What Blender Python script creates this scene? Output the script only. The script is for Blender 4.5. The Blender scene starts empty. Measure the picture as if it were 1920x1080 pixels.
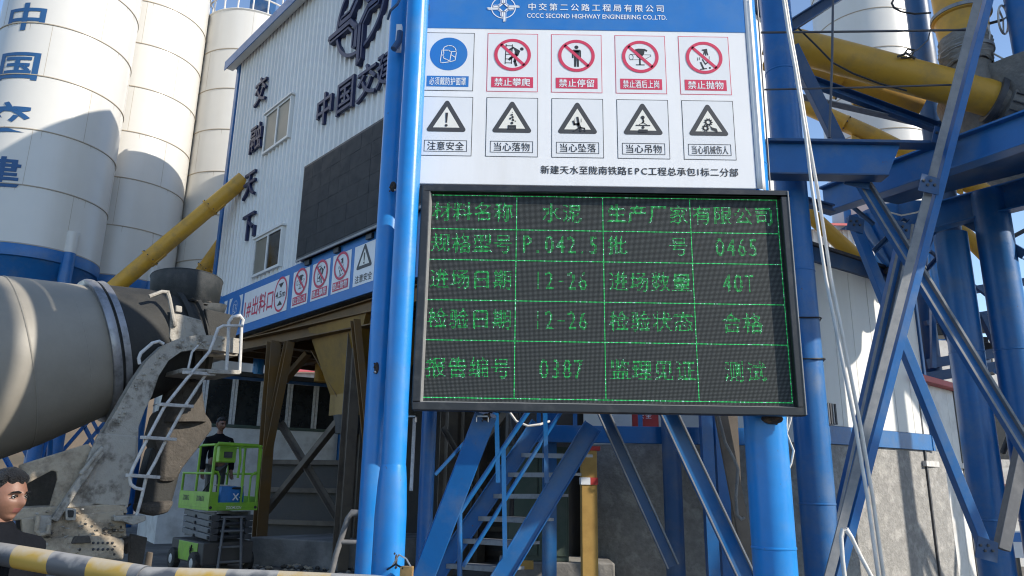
import bpy, bmesh, math, random
from mathutils import Vector, Matrix, noise
random.seed(7)
sc = bpy.context.scene
COL = sc.collection
R_ = math.radians
V = Vector

# ------------------------------------------------------------------ camera
EYE = V((0, 0, 1.6)); FPX = 1387.0; PITCH = R_(14.5); ROLL = R_(0.88)
CROT = Matrix.Rotation(math.pi/2 + PITCH, 3, 'X') @ Matrix.Rotation(ROLL, 3, 'Z')
cd = bpy.data.cameras.new('camera'); cam = bpy.data.objects.new('camera', cd); COL.objects.link(cam)
cam.matrix_world = Matrix.Translation(EYE) @ CROT.to_4x4()
cd.sensor_width = 36; cd.lens = 36*FPX/1920; cd.clip_end = 4000; cd.clip_start = .05
sc.camera = cam

# ------------------------------------------------------------------ light
SUN_EL, SUN_AZ = R_(30), R_(66)          # azimuth: to the right of the direction behind the viewer
sd = V((math.sin(SUN_AZ)*math.cos(SUN_EL), -math.cos(SUN_AZ)*math.cos(SUN_EL), math.sin(SUN_EL)))
w = bpy.data.worlds.new('World'); sc.world = w; w.use_nodes = True
nt = w.node_tree; bg = nt.nodes['Background']
sky = nt.nodes.new('ShaderNodeTexSky'); sky.sky_type = 'NISHITA'; sky.sun_disc = False
sky.sun_elevation = SUN_EL; sky.sun_rotation = math.atan2(sd.x, sd.y)
sky.altitude = 1200; sky.air_density = 1.0; sky.dust_density = 0.6; sky.ozone_density = 1.5
nt.links.new(sky.outputs[0], bg.inputs[0]); bg.inputs[1].default_value = 0.15
sl = bpy.data.lights.new('sun', 'SUN'); sl.energy = 3.2; sl.angle = R_(.5); sl.color = (1, .93, .82)
so = bpy.data.objects.new('sun', sl); COL.objects.link(so); so.rotation_euler = sd.to_track_quat('Z', 'Y').to_euler()
sc.view_settings.view_transform = 'Standard'; sc.view_settings.look = 'None'
sc.view_settings.exposure = 0.78; sc.view_settings.gamma = 1
sc.render.engine = 'CYCLES'
sc.cycles.max_bounces = 8; sc.cycles.diffuse_bounces = 4
sc.cycles.use_denoising = True; sc.cycles.denoising_input_passes = 'RGB_ALBEDO_NORMAL'; sc.cycles.denoising_prefilter = 'ACCURATE'; sc.cycles.filter_width = 1.15

# ------------------------------------------------------------------ measuring: a pixel of the 1920 px photograph to a point of the place
def ray(x, y): return CROT @ V(((x-960)/FPX, (540-y)/FPX, -1))
def at(x, y, Y): d = ray(x, y); return EYE + d*(Y/d.y)
def atz(x, y, Z): d = ray(x, y); return EYE + d*((Z-1.6)/d.z)
def onp(P, n, x, y): d = ray(x, y); return EYE + d*(n.dot(P-EYE)/n.dot(d))
def atd(x, y, D): return EYE + ray(x, y)*D

# ------------------------------------------------------------------ materials
MATS = {}
def M(name, col, rough=.6, metal=0, dirt=None, damt=.5, dscale=2.5, lo=.45, hi=.7, streak=False, bump=0, bscale=60, var=.12, spec=.5, emit=0, chips=0):
    m = bpy.data.materials.new(name); m.use_nodes = True; MATS[name] = m
    t = m.node_tree; N = t.nodes; L = t.links; b = N['Principled BSDF']
    b.inputs['Roughness'].default_value = rough; b.inputs['Metallic'].default_value = metal
    b.inputs['Specular IOR Level'].default_value = spec
    c4 = (*col, 1)
    tc = N.new('ShaderNodeTexCoord'); src = tc.outputs['Object']
    nv = N.new('ShaderNodeTexNoise'); nv.inputs['Scale'].default_value = dscale*2.7; nv.inputs['Detail'].default_value = 5
    L.new(src, nv.inputs['Vector'])
    mr = N.new('ShaderNodeMapRange'); mr.inputs[3].default_value = 1-var; mr.inputs[4].default_value = 1+var
    L.new(nv.outputs[0], mr.inputs[0])
    hs = N.new('ShaderNodeHueSaturation'); hs.inputs['Color'].default_value = c4; L.new(mr.outputs[0], hs.inputs['Value'])
    out = hs.outputs[0]
    if dirt:
        nd = N.new('ShaderNodeTexNoise'); nd.inputs['Scale'].default_value = dscale; nd.inputs['Detail'].default_value = 8; nd.inputs['Roughness'].default_value = .65
        if streak:
            mp = N.new('ShaderNodeMapping'); mp.inputs['Scale'].default_value = (1, 1, .08); L.new(src, mp.inputs[0]); L.new(mp.outputs[0], nd.inputs['Vector'])
        else: L.new(src, nd.inputs['Vector'])
        m2 = N.new('ShaderNodeMapRange'); m2.inputs[1].default_value = lo; m2.inputs[2].default_value = hi; m2.inputs[4].default_value = damt
        L.new(nd.outputs[0], m2.inputs[0])
        mx = N.new('ShaderNodeMix'); mx.data_type = 'RGBA'; L.new(m2.outputs[0], mx.inputs[0]); L.new(out, mx.inputs[6]); mx.inputs[7].default_value = (*dirt, 1)
        out = mx.outputs[2]
        r2 = N.new('ShaderNodeMapRange'); r2.inputs[3].default_value = rough; r2.inputs[4].default_value = min(1, rough+.3); L.new(m2.outputs[0], r2.inputs[0]); L.new(r2.outputs[0], b.inputs['Roughness'])
    if chips:
        nc = N.new('ShaderNodeTexNoise'); nc.inputs['Scale'].default_value = 16; nc.inputs['Detail'].default_value = 9; nc.inputs['Roughness'].default_value = .7; L.new(src, nc.inputs['Vector'])
        mc = N.new('ShaderNodeMapRange'); mc.inputs[1].default_value = .665; mc.inputs[2].default_value = .70; mc.inputs[4].default_value = chips; L.new(nc.outputs[0], mc.inputs[0])
        xc = N.new('ShaderNodeMix'); xc.data_type = 'RGBA'; L.new(mc.outputs[0], xc.inputs[0]); L.new(out, xc.inputs[6]); xc.inputs[7].default_value = (.11, .06, .035, 1); out = xc.outputs[2]
    L.new(out, b.inputs['Base Color'])
    if bump:
        nb = N.new('ShaderNodeTexNoise'); nb.inputs['Scale'].default_value = bscale; nb.inputs['Detail'].default_value = 6; L.new(src, nb.inputs['Vector'])
        bp = N.new('ShaderNodeBump'); bp.inputs['Strength'].default_value = bump; bp.inputs['Distance'].default_value = .02
        L.new(nb.outputs[0], bp.inputs['Height']); L.new(bp.outputs[0], b.inputs['Normal'])
    if emit:
        b.inputs['Emission Color'].default_value = c4; b.inputs['Emission Strength'].default_value = emit
    return m
DUST = (.33, .31, .28)
M('blue_paint', (.011, .125, .36), .35, dirt=(.17, .20, .22), damt=.65, dscale=2.6, lo=.47, hi=.85, bump=.06, bscale=25, chips=.8)
M('bright_blue_paint', (.012, .225, .62), .3, dirt=(.14, .24, .38), damt=.6, dscale=2.6, lo=.48, hi=.85, bump=.05, bscale=20, chips=.6)
M('navy_paint', (.014, .075, .20), .42, dirt=(.16, .165, .165), damt=.7, dscale=2, lo=.46, hi=.8, chips=.8)
M('scorched', (.02, .02, .025), .8, dirt=(.2, .12, .06), damt=.7, dscale=30)
M('silo_white', (.62, .60, .555), .3, dirt=(.50, .44, .34), damt=.38, dscale=1.1, lo=.5, hi=.9, streak=True, var=.03)
M('silo_seam', (.40, .34, .26), .6)
M('cladding', (.74, .735, .71), .38, dirt=(.50, .46, .40), damt=.45, dscale=.9, lo=.48, hi=.85, streak=True, var=.06)
M('navy_letter', (.012, .02, .075), .45, var=.1)
M('sign_white', (.80, .80, .81), .42, dirt=(.58, .55, .51), damt=.5, dscale=1.9, lo=.5, hi=.85, var=.02, streak=True, bump=.25, bscale=2.2)
M('panel_paper', (.74, .75, .77), .4, var=.03)
M('pale_cream', (.78, .76, .69), .4, var=.02)
M('print_blue', (.022, .17, .50), .35, dirt=(.07, .20, .42), damt=.5, dscale=2.5, var=.06)
M('print_red', (.60, .045, .10), .45, var=.06)
M('print_black', (.028, .028, .032), .5)
M('print_grey', (.055, .055, .058), .5)
M('print_white', (.82, .84, .86), .4, var=.02)
M('frame_black', (.018, .019, .022), .38, dirt=(.12, .12, .12), damt=.4, dscale=6, lo=.52, hi=.8)
M('frame_grey', (.30, .30, .30), .45, metal=.3, dirt=(.12, .12, .12), damt=.5, dscale=8)
M('dead_screen', (.012, .014, .018), .55, dirt=(.03, .032, .036), damt=.6, dscale=5, spec=.3)
M('led_lit', (.03, .60, .13), .6, emit=.36, var=0)
M('led_dim', (.02, .46, .11), .6, emit=.24, var=0)
M('led_glint', (.35, .85, .60), .6, emit=.40, var=0)
M('led_line', (.04, .70, .18), .6, emit=.30, var=0)
M('yellow_paint', (.60, .32, .03), .45, dirt=(.22, .16, .08), damt=.7, dscale=2.4, lo=.46, hi=.75, bump=.08, bscale=30)
M('yellow_frame', (.17, .085, .018), .55, dirt=(.13, .095, .06), damt=.8, dscale=1.8, lo=.4, hi=.7)
M('dusty_frame', (.17, .135, .10), .7, dirt=(.06, .05, .045), damt=.7, dscale=2)
M('drum_grey', (.25, .228, .19), .5, dirt=(.33, .30, .25), damt=.55, dscale=2.2, lo=.45, hi=.75, bump=.05, bscale=30, var=.08)
M('drum_dark', (.024, .024, .022), .7, dirt=(.055, .052, .046), damt=.6, dscale=4, bump=.25, bscale=40)
M('steel_ring', (.30, .30, .31), .4, metal=.6, dirt=(.08, .08, .08), damt=.7, dscale=6)
M('rubber_dark', (.028, .034, .038), .7, dirt=(.10, .10, .10), damt=.6, dscale=5, bump=.2)
M('truck_grey', (.38, .35, .30), .7, dirt=(.11, .095, .075), damt=.85, dscale=6, lo=.5, hi=.66, bump=.35, bscale=70)
M('mud', (.42, .35, .26), .9, dirt=(.13, .10, .07), damt=.9, dscale=6, bump=.5, bscale=35)
M('crust', (.075, .066, .056), .95, dirt=(.115, .10, .085), damt=.65, dscale=9, bump=.8, bscale=28)
M('rail_white', (.62, .60, .57), .5, dirt=(.28, .26, .24), damt=.6, dscale=14)
M('grey_pipe', (.16, .16, .165), .6, dirt=(.3, .29, .28), damt=.5, dscale=6)
M('dark_steel', (.05, .052, .058), .5, dirt=(.15, .14, .13), damt=.5, dscale=5)
M('concrete', (.30, .285, .265), .9, dirt=(.12, .115, .11), damt=.75, dscale=1.6, lo=.4, hi=.65, bump=.5, bscale=18)
M('wall_white', (.74, .73, .69), .45, dirt=(.52, .49, .43), damt=.45, dscale=1.3, lo=.5, hi=.85, streak=True, var=.03)
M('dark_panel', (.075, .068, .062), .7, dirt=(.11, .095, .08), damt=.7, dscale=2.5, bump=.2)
M('cabin_wall', (.68, .67, .64), .5, dirt=(.34, .31, .27), damt=.6, dscale=2)
M('glass', (.018, .022, .024), .08, dirt=(.05, .05, .046), damt=.5, dscale=3, spec=.8)
M('dusty_glass', (.20, .19, .155), .3, dirt=(.28, .26, .21), damt=.6, dscale=3)
M('red_roof', (.52, .10, .10), .6, dirt=(.4, .2, .17), damt=.5, dscale=2)
M('lime_paint', (.26, .52, .035), .38, dirt=(.22, .34, .09), damt=.6, dscale=6)
M('bag_blue', (.018, .17, .48), .55, var=.25, dscale=8)
M('jacket_navy', (.006, .007, .010), .85, var=.2, dscale=12, bump=.3, bscale=14, spec=.15)
M('sleeve_grey', (.32, .34, .36), .8, var=.15, bump=.3, bscale=14)
M('skin', (.215, .108, .07), .5, var=.06, dscale=20, bump=.05, bscale=120, dirt=(.30, .12, .08), damt=.2)
M('lip', (.24, .09, .075), .5)
M('hair_black', (.007, .007, .008), .55, bump=.9, bscale=220, var=.3, dscale=60)
M('eye_white', (.55, .52, .48), .3)
M('eye_dark', (.012, .009, .008), .2)
M('dark_cable', (.016, .016, .018), .5)
M('rod_steel', (.10, .10, .11), .5, metal=.5)
M('white_conduit', (.72, .69, .64), .4, dirt=(.5, .46, .4), damt=.5, dscale=5)
M('timber_yellow', (.46, .28, .075), .7, dirt=(.30, .17, .05), damt=.6, dscale=5)
M('hopper_yellow', (.28, .155, .02), .5, dirt=(.14, .10, .05), damt=.7, dscale=2)
M('sunlit_shaded_grey', (.25, .255, .26), .6, dirt=(.12, .14, .17), damt=.6, dscale=5)  # grey standing in for sunlit flange edges and a shaded brace face
M('tape_red', (.45, .04, .035), .6)
M('cabinet_green', (.055, .085, .065), .6, dirt=(.12, .13, .11), damt=.5, dscale=4)
M('tread_steel', (.30, .32, .35), .5, metal=.3, dirt=(.2, .19, .17), damt=.6, dscale=9)
M('bag_grey', (.19, .18, .165), .85, dirt=(.30, .28, .25), damt=.6, dscale=9, bump=.8, bscale=20)
M('brick_red', (.36, .11, .05), .9, var=.3, dscale=9)
M('hill_brown', (.16, .115, .075), .95, dirt=(.09, .075, .05), damt=.8, dscale=.08, bump=.5, bscale=1)
M('tyre', (.02, .02, .02), .85, dirt=(.14, .12, .10), damt=.6, dscale=8)
M('wood_block', (.45, .27, .10), .8, dirt=(.3, .18, .07), damt=.5, dscale=20)
def special():
    # weathered plaster base wall
    m = M('plaster', (.29, .28, .262), .9, dirt=(.46, .44, .41), damt=.7, dscale=5.5, lo=.50, hi=.64, bump=.6, bscale=30, var=.4)
    # dirt yard
    m = M('yard', (.17, .155, .135), .95, dirt=(.06, .055, .05), damt=.8, dscale=.8, lo=.45, hi=.62, bump=.7, bscale=12, var=.25)
    # barrier arm: bands along X, mottled paler on upward faces
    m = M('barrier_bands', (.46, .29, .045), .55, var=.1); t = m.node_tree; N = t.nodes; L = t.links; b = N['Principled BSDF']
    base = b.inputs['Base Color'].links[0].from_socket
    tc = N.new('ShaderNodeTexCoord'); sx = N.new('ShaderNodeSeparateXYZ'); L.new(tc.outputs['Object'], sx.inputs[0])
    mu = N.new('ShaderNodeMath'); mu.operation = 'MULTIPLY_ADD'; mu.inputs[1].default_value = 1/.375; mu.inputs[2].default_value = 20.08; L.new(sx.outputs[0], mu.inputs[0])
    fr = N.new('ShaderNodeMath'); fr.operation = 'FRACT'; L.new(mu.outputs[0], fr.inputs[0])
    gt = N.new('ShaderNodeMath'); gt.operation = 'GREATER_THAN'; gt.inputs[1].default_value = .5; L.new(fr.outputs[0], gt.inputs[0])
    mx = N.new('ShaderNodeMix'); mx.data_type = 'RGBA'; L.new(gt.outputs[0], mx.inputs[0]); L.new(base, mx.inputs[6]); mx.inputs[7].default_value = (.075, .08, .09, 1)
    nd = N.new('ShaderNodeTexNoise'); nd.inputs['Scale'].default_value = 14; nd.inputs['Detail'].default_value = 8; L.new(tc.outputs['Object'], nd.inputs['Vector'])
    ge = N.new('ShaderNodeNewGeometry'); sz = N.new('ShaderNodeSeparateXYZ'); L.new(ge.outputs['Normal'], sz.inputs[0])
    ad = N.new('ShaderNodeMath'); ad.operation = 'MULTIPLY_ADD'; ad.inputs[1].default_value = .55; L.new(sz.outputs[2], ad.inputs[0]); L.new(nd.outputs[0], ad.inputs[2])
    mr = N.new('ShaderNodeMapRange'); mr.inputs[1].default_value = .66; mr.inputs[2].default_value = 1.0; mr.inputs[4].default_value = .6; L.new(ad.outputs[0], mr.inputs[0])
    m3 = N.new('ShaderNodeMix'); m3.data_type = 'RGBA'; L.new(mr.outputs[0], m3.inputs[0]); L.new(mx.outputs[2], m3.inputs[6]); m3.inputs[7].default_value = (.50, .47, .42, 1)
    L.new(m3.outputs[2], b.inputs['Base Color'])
    # unlit LED matrix: dots in a grid of the display's own pitch
    m = M('led_matrix', (.006, .009, .008), .55, var=.1, spec=.25); t = m.node_tree; N = t.nodes; L = t.links; b = N['Principled BSDF']
    base = b.inputs['Base Color'].links[0].from_socket
    tc = N.new('ShaderNodeTexCoord'); sx = N.new('ShaderNodeSeparateXYZ'); L.new(tc.outputs['Object'], sx.inputs[0])
    d2 = []
    for k, off in ((0, LX0), (2, LZ0)):
        a = N.new('ShaderNodeMath'); a.operation = 'SUBTRACT'; a.inputs[1].default_value = off; L.new(sx.outputs[k], a.inputs[0])
        a2 = N.new('ShaderNodeMath'); a2.operation = 'DIVIDE'; a2.inputs[1].default_value = LP if k == 0 else LPZ; L.new(a.outputs[0], a2.inputs[0])
        f = N.new('ShaderNodeMath'); f.operation = 'FRACT'; L.new(a2.outputs[0], f.inputs[0])
        s = N.new('ShaderNodeMath'); s.operation = 'SUBTRACT'; s.inputs[1].default_value = .5; L.new(f.outputs[0], s.inputs[0])
        q = N.new('ShaderNodeMath'); q.operation = 'MULTIPLY'; L.new(s.outputs[0], q.inputs[0]); L.new(s.outputs[0], q.inputs[1]); d2.append(q)
    sm = N.new('ShaderNodeMath'); sm.operation = 'ADD'; L.new(d2[0].outputs[0], sm.inputs[0]); L.new(d2[1].outputs[0], sm.inputs[1])
    lt = N.new('ShaderNodeMath'); lt.operation = 'LESS_THAN'; lt.inputs[1].default_value = .085; L.new(sm.outputs[0], lt.inputs[0])
    mx = N.new('ShaderNodeMix'); mx.data_type = 'RGBA'; L.new(lt.outputs[0], mx.inputs[0]); L.new(base, mx.inputs[6]); mx.inputs[7].default_value = (.12, .125, .125, 1)
    L.new(mx.outputs[2], b.inputs['Base Color'])
# LED grid: origin and pitch in metres
YL = 5.96
_tl = at(803, 368, YL); _tr = at(1454, 371, YL); _bl = at(790, 748, YL); _br = at(1489, 755, YL)
LX0 = (_tl.x+_bl.x)/2; LX1 = (_tr.x+_br.x)/2; LZ1 = (_tl.z+_tr.z)/2; LZ0 = (_bl.z+_br.z)/2
NX, NZ = 288, 160
LP = (LX1-LX0)/NX; LPZ = (LZ1-LZ0)/NZ
special()

# ------------------------------------------------------------------ mesh helpers
def perp(d):
    d = d.normalized(); u = V((0, 0, 1)) if abs(d.z) < .95 else V((0, 1, 0))
    a = d.cross(u).normalized(); return a, a.cross(d).normalized()
class MB:
    def __init__(s): s.v = []; s.f = []; s.m = []; s.s = []; s.mats = []
    def mi(s, m):
        if m not in s.mats: s.mats.append(m)
        return s.mats.index(m)
    def add(s, vs, fs, m, smooth=False):
        o = len(s.v); k = s.mi(m); s.v += [tuple(v) for v in vs]
        for f in fs: s.f.append([i+o for i in f]); s.m.append(k); s.s.append(smooth)
    def prism(s, pts, d, m, cap=True):
        n = len(pts); pts = [V(p) for p in pts]
        vs = pts + [p+d for p in pts]
        fs = [(i, (i+1) % n, n+(i+1) % n, n+i) for i in range(n)]
        if cap: fs += [tuple(range(n))[::-1], tuple(range(n, 2*n))]
        s.add(vs, fs, m)
    def box(s, c, e1, e2, e3, m):                      # centre and three half-edge vectors
        c = V(c); p = [c-e1-e2-e3, c+e1-e2-e3, c+e1+e2-e3, c-e1+e2-e3]; s.prism(p, e3*2, m)
    def abox(s, x0, x1, y0, y1, z0, z1, m):
        s.prism([(x0, y0, z0), (x1, y0, z0), (x1, y1, z0), (x0, y1, z0)], V((0, 0, z1-z0)), m)
    def bar(s, p, q, wd, h, m, kind='box', side=None, tk=None, m2=None):   # wd across 'side', h across the other way
        p = V(p); q = V(q); d = (q-p)
        a, b = perp(d)
        if side is not None:
            a = (side - d.normalized()*side.dot(d.normalized())).normalized(); b = a.cross(d.normalized())
        t = tk or min(wd, h)*.12; x = wd/2; y = h/2
        if kind == 'box': P = [(-x, -y), (x, -y), (x, y), (-x, y)]
        elif kind == 'I': P = [(-x, -y), (x, -y), (x, -y+t), (t/2, -y+t), (t/2, y-t), (x, y-t), (x, y), (-x, y), (-x, y-t), (-t/2, y-t), (-t/2, -y+t), (-x, -y+t)]
        elif kind == 'C': P = [(-x, -y), (x, -y), (x, -y+t), (-x+t, -y+t), (-x+t, y-t), (x, y-t), (x, y), (-x, y)]
        elif kind == 'H': P = [(-y, -x)[::-1], (-x, y), (-x+t, y), (-x+t, t/2), (x-t, t/2), (x-t, y), (x, y), (x, -y), (x-t, -y), (x-t, -t/2), (-x+t, -t/2), (-x+t, -y)]
        elif kind == 'L': P = [(-x, -y), (x, -y), (x, -y+t), (-x+t, -y+t), (-x+t, y), (-x, y)]
        if kind == 'H': P = [(-x, -y), (-x, y), (-x+t, y), (-x+t, t/2), (x-t, t/2), (x-t, y), (x, y), (x, -y), (x-t, -y), (x-t, -t/2), (-x+t, -t/2), (-x+t, -y)]
        s.prism([p+a*u+b*v for u, v in P], d, m)
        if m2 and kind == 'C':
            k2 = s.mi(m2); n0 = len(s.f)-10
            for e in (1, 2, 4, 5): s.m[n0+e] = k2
    def tube(s, pts, r, m, seg=12, cap=True):
        pts = [V(p) for p in pts]; n = len(pts); rs = r if isinstance(r, (list, tuple)) else [r]*n
        a = None; vs = []
        for i, p in enumerate(pts):
            d = (pts[min(i+1, n-1)]-pts[max(i-1, 0)]).normalized()
            if a is None: a, b = perp(d)
            else: a = (a-d*a.dot(d)).normalized()
            b = a.cross(d)
            k = 1
            if 0 < i < n-1:
                d1 = (p-pts[i-1]).normalized(); k = 1/max(.6, d1.dot(d))
            for j in range(seg):
                t = 2*math.pi*j/seg; vs.append(p+(a*math.cos(t)+b*math.sin(t))*rs[i]*k)
        fs = [(i*seg+j, i*seg+(j+1) % seg, (i+1)*seg+(j+1) % seg, (i+1)*seg+j) for i in range(n-1) for j in range(seg)]
        s.add(vs, fs, m, True)
        if cap: s.add(vs[:seg], [tuple(range(seg))], m); s.add(vs[-seg:], [tuple(range(seg))], m)
    def lathe(s, prof, p0, ax, m, seg=40, smooth=True, cap=False, a0=0, a1=2*math.pi):
        ax = V(ax).normalized(); a, b = perp(ax); p0 = V(p0); full = abs(a1-a0-2*math.pi) < 1e-6
        ns = seg if full else seg+1; vs = []
        for h, r in prof:
            for j in range(ns):
                t = a0+(a1-a0)*j/seg; vs.append(p0+ax*h+(a*math.cos(t)+b*math.sin(t))*r)
        fs = [(i*ns+j, i*ns+(j+1) % ns, (i+1)*ns+(j+1) % ns, (i+1)*ns+j) for i in range(len(prof)-1) for j in range(seg)]
        s.add(vs, fs, m, smooth)
        if cap:
            s.add(vs[:ns], [tuple(range(ns))], m); s.add(vs[-ns:], [tuple(range(ns))], m)
    def ball(s, c, r, m, nu=16, nv=10):
        c = V(c); r = V(r) if not isinstance(r, (int, float)) else V((r, r, r)); vs = []
        for i in range(nv+1):
            th = math.pi*i/nv
            for j in range(nu):
                ph = 2*math.pi*j/nu; vs.append(c+V((r.x*math.sin(th)*math.cos(ph), r.y*math.sin(th)*math.sin(ph), r.z*math.cos(th))))
        s.add(vs, [(i*nu+j, i*nu+(j+1) % nu, (i+1)*nu+(j+1) % nu, (i+1)*nu+j) for i in range(nv) for j in range(nu)], m, True)
    def build(s, name, parent=None, bevel=0, solid=0, fix=True):
        me = bpy.data.meshes.new(name); me.from_pydata(s.v, [], s.f)
        for m in s.mats: me.materials.append(MATS[m])
        me.polygons.foreach_set('material_index', s.m); me.polygons.foreach_set('use_smooth', s.s)
        if fix:
            bm = bmesh.new(); bm.from_mesh(me); bmesh.ops.remove_doubles(bm, verts=bm.verts, dist=1e-5); bmesh.ops.recalc_face_normals(bm, faces=bm.faces); bm.to_mesh(me); bm.free()
        me.update()
        o = bpy.data.objects.new(name, me); COL.objects.link(o)
        if any(s.s) and not bevel: 
            try: me.set_sharp_from_angle(angle=R_(38))
            except Exception: pass
        if parent:
            o.parent = parent; o.matrix_parent_inverse = Matrix.Translation(parent['_at'] if '_at' in parent else (0, 0, 0)).inverted()
        if solid:
            md = o.modifiers.new('thick', 'SOLIDIFY'); md.thickness = solid; md.offset = 0
        if bevel:
            md = o.modifiers.new('edge', 'BEVEL'); md.width = bevel; md.segments = 2; md.limit_method = 'ANGLE'; md.angle_limit = R_(40)
        return o
def tag(o, label=None, cat=None, group=None, kind=None):
    for k, v in (('label', label), ('category', cat), ('group', group), ('kind', kind)):
        if v: o[k] = v
    return o
def thing(name, loc, label, cat, group=None):
    o = bpy.data.objects.new(name, None); COL.objects.link(o); o.location = V(loc); o['_at'] = tuple(loc); o.empty_display_size = .2
    return tag(o, label, cat, group)

# ------------------------------------------------------------------ writing and pictograms
_G = {}
_fc = bpy.data.curves.new('glyph', 'FONT'); _fo = bpy.data.objects.new('glyph', _fc); COL.objects.link(_fo)
def glyph(ch, off=0.0, ext=0.0):
    k = (ch, off, ext)
    if k not in _G:
        _fc.body = ch; _fc.size = 1; _fc.offset = off; _fc.extrude = ext; _fc.resolution_u = 3
        dg = bpy.context.evaluated_depsgraph_get(); dg.update()
        me = _fo.evaluated_get(dg).to_mesh()
        _G[k] = ([v.co.copy() for v in me.vertices], [tuple(p.vertices) for p in me.polygons]); _fo.evaluated_get(dg).to_mesh_clear()
    return _G[k]
class Canvas:
    def __init__(s, mb, o, ux, uy, n, lay=.0015): s.mb = mb; s.o = V(o); s.ux = V(ux); s.uy = V(uy); s.n = V(n).normalized(); s.l = lay
    def P(s, x, y, lay): return s.o+s.ux*x+s.uy*y+s.n*(lay*s.l)
    def poly(s, pts, m, lay=1): s.mb.add([s.P(x, y, lay) for x, y in pts], [tuple(range(len(pts)))], m)
    def rect(s, x0, y0, x1, y1, m, lay=1): s.poly([(x0, y0), (x1, y0), (x1, y1), (x0, y1)], m, lay)
    def frame(s, x0, y0, x1, y1, t, m, lay=1):
        s.rect(x0, y0, x1, y0+t, m, lay); s.rect(x0, y1-t, x1, y1, m, lay); s.rect(x0, y0+t, x0+t, y1-t, m, lay); s.rect(x1-t, y0+t, x1, y1-t, m, lay)
    def ring(s, cx, cy, r0, r1, m, lay=1, sy=1, n=48):
        for k in range(n):
            a, b = 2*math.pi*k/n, 2*math.pi*(k+1)/n
            s.poly([(cx+r0*math.cos(a), cy+sy*r0*math.sin(a)), (cx+r1*math.cos(a), cy+sy*r1*math.sin(a)), (cx+r1*math.cos(b), cy+sy*r1*math.sin(b)), (cx+r0*math.cos(b), cy+sy*r0*math.sin(b))], m, lay)
    def disc(s, cx, cy, r, m, lay=1, sy=1, n=32): s.poly([(cx+r*math.cos(2*math.pi*k/n), cy+sy*r*math.sin(2*math.pi*k/n)) for k in range(n)], m, lay)
    def line(s, pts, t, m, lay=1):
        for (x0, y0), (x1, y1) in zip(pts, pts[1:]):
            L = math.hypot(x1-x0, y1-y0) or 1e-6; ex, ey = (x1-x0)/L*t/2, (y1-y0)/L*t/2
            s.poly([(x0-ex*.6-ey, y0-ey*.6+ex), (x0-ex*.6+ey, y0-ey*.6-ex), (x1+ex*.6+ey, y1+ey*.6-ex), (x1+ex*.6-ey, y1+ey*.6+ex)], m, lay)
    def text(s, txt, cx, cy, h, m, lay=1, wide=None, bold=.012, gap=1.0, latin=False):
        cells = [txt] if latin else list(txt)
        if latin:
            vs, fs = glyph(txt, bold); x0 = min(v.x for v in vs); x1 = max(v.x for v in vs); k = h/.72; kx = wide/(x1-x0) if wide else k
            s.mb.add([s.P(cx+(v.x-(x0+x1)/2)*kx, cy+(v.y-.355)*k, lay) for v in vs], fs, m); return
        ws = [1 if ord(ch) > 255 else (.45 if ch in '1I.' else .72) for ch in cells]; n = sum(ws); pitch = (wide/n) if wide else h*gap; kx = min(h, pitch*.98) if wide else h; run = 0
        for i, ch in enumerate(cells):
            run += ws[i]
            if ch == ' ': continue
            vs, fs = glyph(ch, 0.0); ox = cx+(run-ws[i]/2-n/2)*pitch
            if ord(ch) < 256: xm = (min(v.x for v in vs)+max(v.x for v in vs))/2; ym = .36
            else: xm, ym = .5, .38
            for q in ((0,) if bold < .01 else (-.8*bold, .8*bold)): s.mb.add([s.P(ox+(v.x-xm+q)*kx, cy+(v.y-ym+q*.5)*h, lay+(.25 if q > 0 else 0)) for v in vs], fs, m)
def emblem(c, cx, cy, r, m, lay=2, raised=None):
    """ring crossed by four bent double ribbons with pointed tips round an open diamond"""
    w = r*.085
    c.ring(cx, cy, r*.93, r*1.0, m, lay) if raised is None else None
    for k in range(4):
        a = k*math.pi/2
        def T(x, y): return (cx+x*math.cos(a)-y*math.sin(a), cy+x*math.sin(a)+y*math.cos(a))
        L1 = 1.28*r; s1 = .82*r
        c.line([T(L1, .075*r), T(.36*r, .075*r), T(.075*r, .36*r), T(.075*r, s1)], .115*r, m, lay+1)
        c.line([T(L1-.05*r, .21*r), T(.42*r, .21*r), T(.21*r, .42*r), T(.21*r, s1-.05*r)], .05*r, m, lay+1)
        c.line([T(L1+.03*r, .08*r), T(L1-.06*r, .21*r)], .05*r, m, lay+1); c.line([T(.08*r, s1+.03*r), T(.21*r, s1-.05*r)], .05*r, m, lay+1)
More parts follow.
